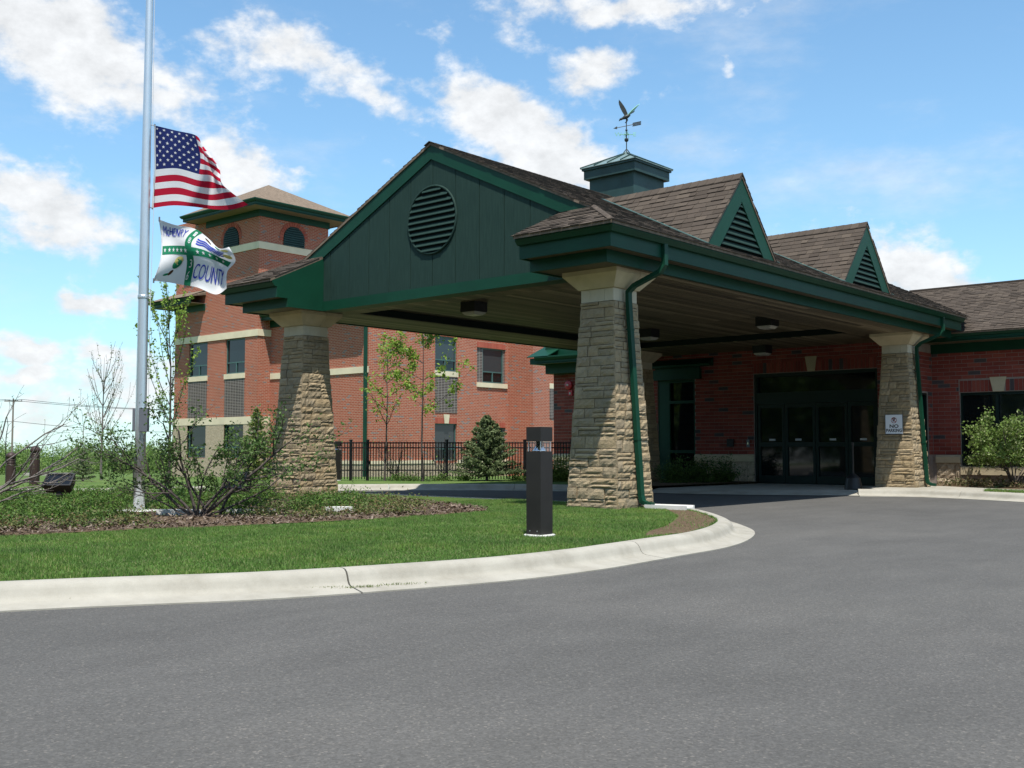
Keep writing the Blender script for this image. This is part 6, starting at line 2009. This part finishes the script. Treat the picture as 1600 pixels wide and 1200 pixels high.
    for i, (x, y, rr, lb) in enumerate(((-5.9, 11.0, .42, 'dark yew nearest the shaded pillar in the entry bed'), (-5.55, 11.75, .46, 'dark yew in the middle of the entry bed below the tall window'), (-5.1, 12.35, .45, 'dark yew nearest the entrance doors in the entry bed'))):
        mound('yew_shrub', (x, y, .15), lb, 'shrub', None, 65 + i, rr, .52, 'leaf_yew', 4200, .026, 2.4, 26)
    for i, (x, y) in enumerate(((-12.6, 7.6), (-11.9, 8.15), (-11.4, 8.6), (-10.3, 9.75), (-9.7, 10.3), (-12.9, 7.35))):
        mound('fence_juniper', (x, y, .14), 'low green juniper at the foot of the black fence', 'juniper', 'junipers along the fence foot', 75 + i, .42, .22, 'leaf_juniper', 700, .024, 2.6, 14)
    # bare shrubs behind the fence
    for i, (x, y) in enumerate(((-15.2, 9.4), (-13.9, 10.3), (-13.2, 11.2))):
        st = [((math.cos(a) * .7, math.sin(a) * .7, 1), 1.0, .013, 1) for a in np.linspace(0, 5.5, 8)]
        plant('twiggy_shrub', (x, y, .13), 'leafless twiggy shrub behind the black fence', 'shrub', 'twiggy shrubs behind the fence', 83 + i, st, 'leaf_spring', 60, .03, spread=.6, kids=(5,), cluster=.03, minr=.004)
    # columnar trees at the drive: one in leaf, one still bare
    def column(name, loc, h, w, label, leaf, nleaf, lsize, seed, bark, nb=4):
        rng2 = random.Random(seed); segs, tips = [], []
        root = thing(name, loc, label, 'tree')
        p = Vector(loc)
        for k in range(10):
            q = p + Vector((rng2.gauss(0, .015), rng2.gauss(0, .015), h * .92 / 10)); segs.append((tuple(p), tuple(q), .045 * (1 - k / 10.5), .045 * (1 - (k + 1) / 10.5)))
            if 2 <= k <= 7:
                for _ in range(nb):
                    a = rng2.uniform(0, 6.28); nd = Vector((math.cos(a) * w, math.sin(a) * w, .9))
                    grow(rng2, q, nd, h * (.46 - .030 * k), .013, 1, segs, tips, .40, .95, (3,), 7, .30, .42, .05)
            p = q
        segs = [(a, b, max(c, .0035), max(d, .0035)) for a, b, c, d in segs]
        V, F = tubes_np(segs, 5); mesh_np('trunk', V, F, bark, root, None, True)
        g = np.random.default_rng(seed); T = np.array([t[0] for t in tips]); k = g.integers(0, len(T), nleaf)
        V, F = leaf_cards(T[k] + g.normal(0, .03, (nleaf, 3)), lsize, g, 1.5, .2); mesh_np('crown', V, F, leaf, root)
    column('columnar_tree', (-14.9, 1.3, .14), 5.45, .50, 'slender upright tree in fresh leaf between flagpole and brick wing', 'leaf_spring', 1500, .050, 91, 'bark', 2)
    column('bare_columnar_tree', (-21.4, 2.9, .1), 4.1, .62, 'slender upright tree almost bare of leaves on the far lawn', 'leaf_bud', 520, .030, 95, 'bark_pale', 3)
    # flowering shrub before the office window
    st = [((math.cos(a) * .50, math.sin(a) * .50, 1), 1.45 * k, .018, 2) for a, k in zip(np.linspace(0, 5.8, 11), (1, .8, 1.1, .9, 1, 1.05, .85, 1, .9, 1.1, .8))]
    plant('flowering_shrub', (2.15, 13.25, .14), 'rounded green shrub with pale flower heads before the wing window', 'shrub', None, 97, st, 'leaf_pale', 11000, .042, spread=.62, up=.10, kids=(5, 5), shrink=.34, cluster=.07, aspect=1.5, minr=.003, zmin=.55)
    # weeds of the bed along the wall
    g = np.random.default_rng(5); n = 2600
    t = g.random(n); X = .5 + t * 3.2 + g.normal(0, .15, n); Yv = 13.75 - .16 * X + g.normal(0, .22, n) - .25 * t
    Zv = .16 + np.abs(g.normal(0, .08, n)); V, F = leaf_cards(np.stack([X, Yv, Zv], 1), .03, g, 2.2, .1); mesh_np('bed_weeds', V, F, 'leaf_dry', None, 'stuff')
    n = 5000; X = g.uniform(2.4, 6, n); Yv = 10.05 - .42 * (X - 2.4) + g.uniform(.15, .55, n)
    h = g.uniform(.03, .08, n); a = g.uniform(0, 6.28, n); w = .006
    V = np.stack([np.stack([X + np.cos(a) * w, Yv + np.sin(a) * w, np.full(n, .15)], 1), np.stack([X - np.cos(a) * w, Yv - np.sin(a) * w, np.full(n, .15)], 1), np.stack([X + g.normal(0, .02, n), Yv + g.normal(0, .02, n), .15 + h], 1)], 1).reshape(-1, 3)
    mesh_np('verge_grass', V, np.arange(3 * n).reshape(n, 3), 'grass_blade', None, 'stuff')
    # far-off wood: many crowns, reads as one mass; an unseen one is added behind the camera to darken glass reflections
    g = np.random.default_rng(15); P = []; S = []
    def crown(c, rx, rz, n):
        q = g.normal(size=(n, 3)); q /= np.linalg.norm(q, axis=1)[:, None]; q *= g.uniform(.55, 1.05, (n, 1)) * (1 + .25 * np.sin(q[:, :1] * 5 + c[0]) * np.sin(q[:, 1:2] * 6 + c[1]))
        P.append(np.array(c) + q * [rx, rx, rz])
    for i in range(150):
        pxx = g.uniform(-260, 420); Dd = g.uniform(215, 300)
        f = CAM + (FW + RT * ((pxx - 800) / FPX)) * Dd
        h = g.uniform(4.4, 7.6); rr = g.uniform(2.2, 4.2); zg = ground_z(Dd)
        crown((f.x, f.y, zg + h - rr * .9), rr, rr * .95, 600)
        crown((f.x + g.normal(0, 1.5), f.y + g.normal(0, 1.5), zg + h * .35), rr * 1.1, h * .33, 260)
    V, F = leaf_cards(np.concatenate(P), .26, g, 1.3, 0); mesh_np('far_wood', V, F, 'leaf_wood', None, 'stuff')
    P.clear()
    for i in range(110):
        a = g.uniform(-.2, 1.0) * math.pi; a = -math.pi * .52 + g.uniform(-1.15, 1.35); Dd = g.uniform(52, 75)
        x, y = CAM.x + math.cos(a) * Dd, CAM.y + math.sin(a) * Dd; h = g.uniform(11, 16); rr = g.uniform(2.6, 4.2)
        crown((x, y, h - rr), rr, rr * 1.1, 420); crown((x, y, h * .4), rr * 1.05, h * .4, 520)
    V, F = leaf_cards(np.concatenate(P), .60, g, 1.3, 0); mesh_np('unseen_reflection_wood', V, F, 'leaf_wood', None, 'stuff')


build_plants()
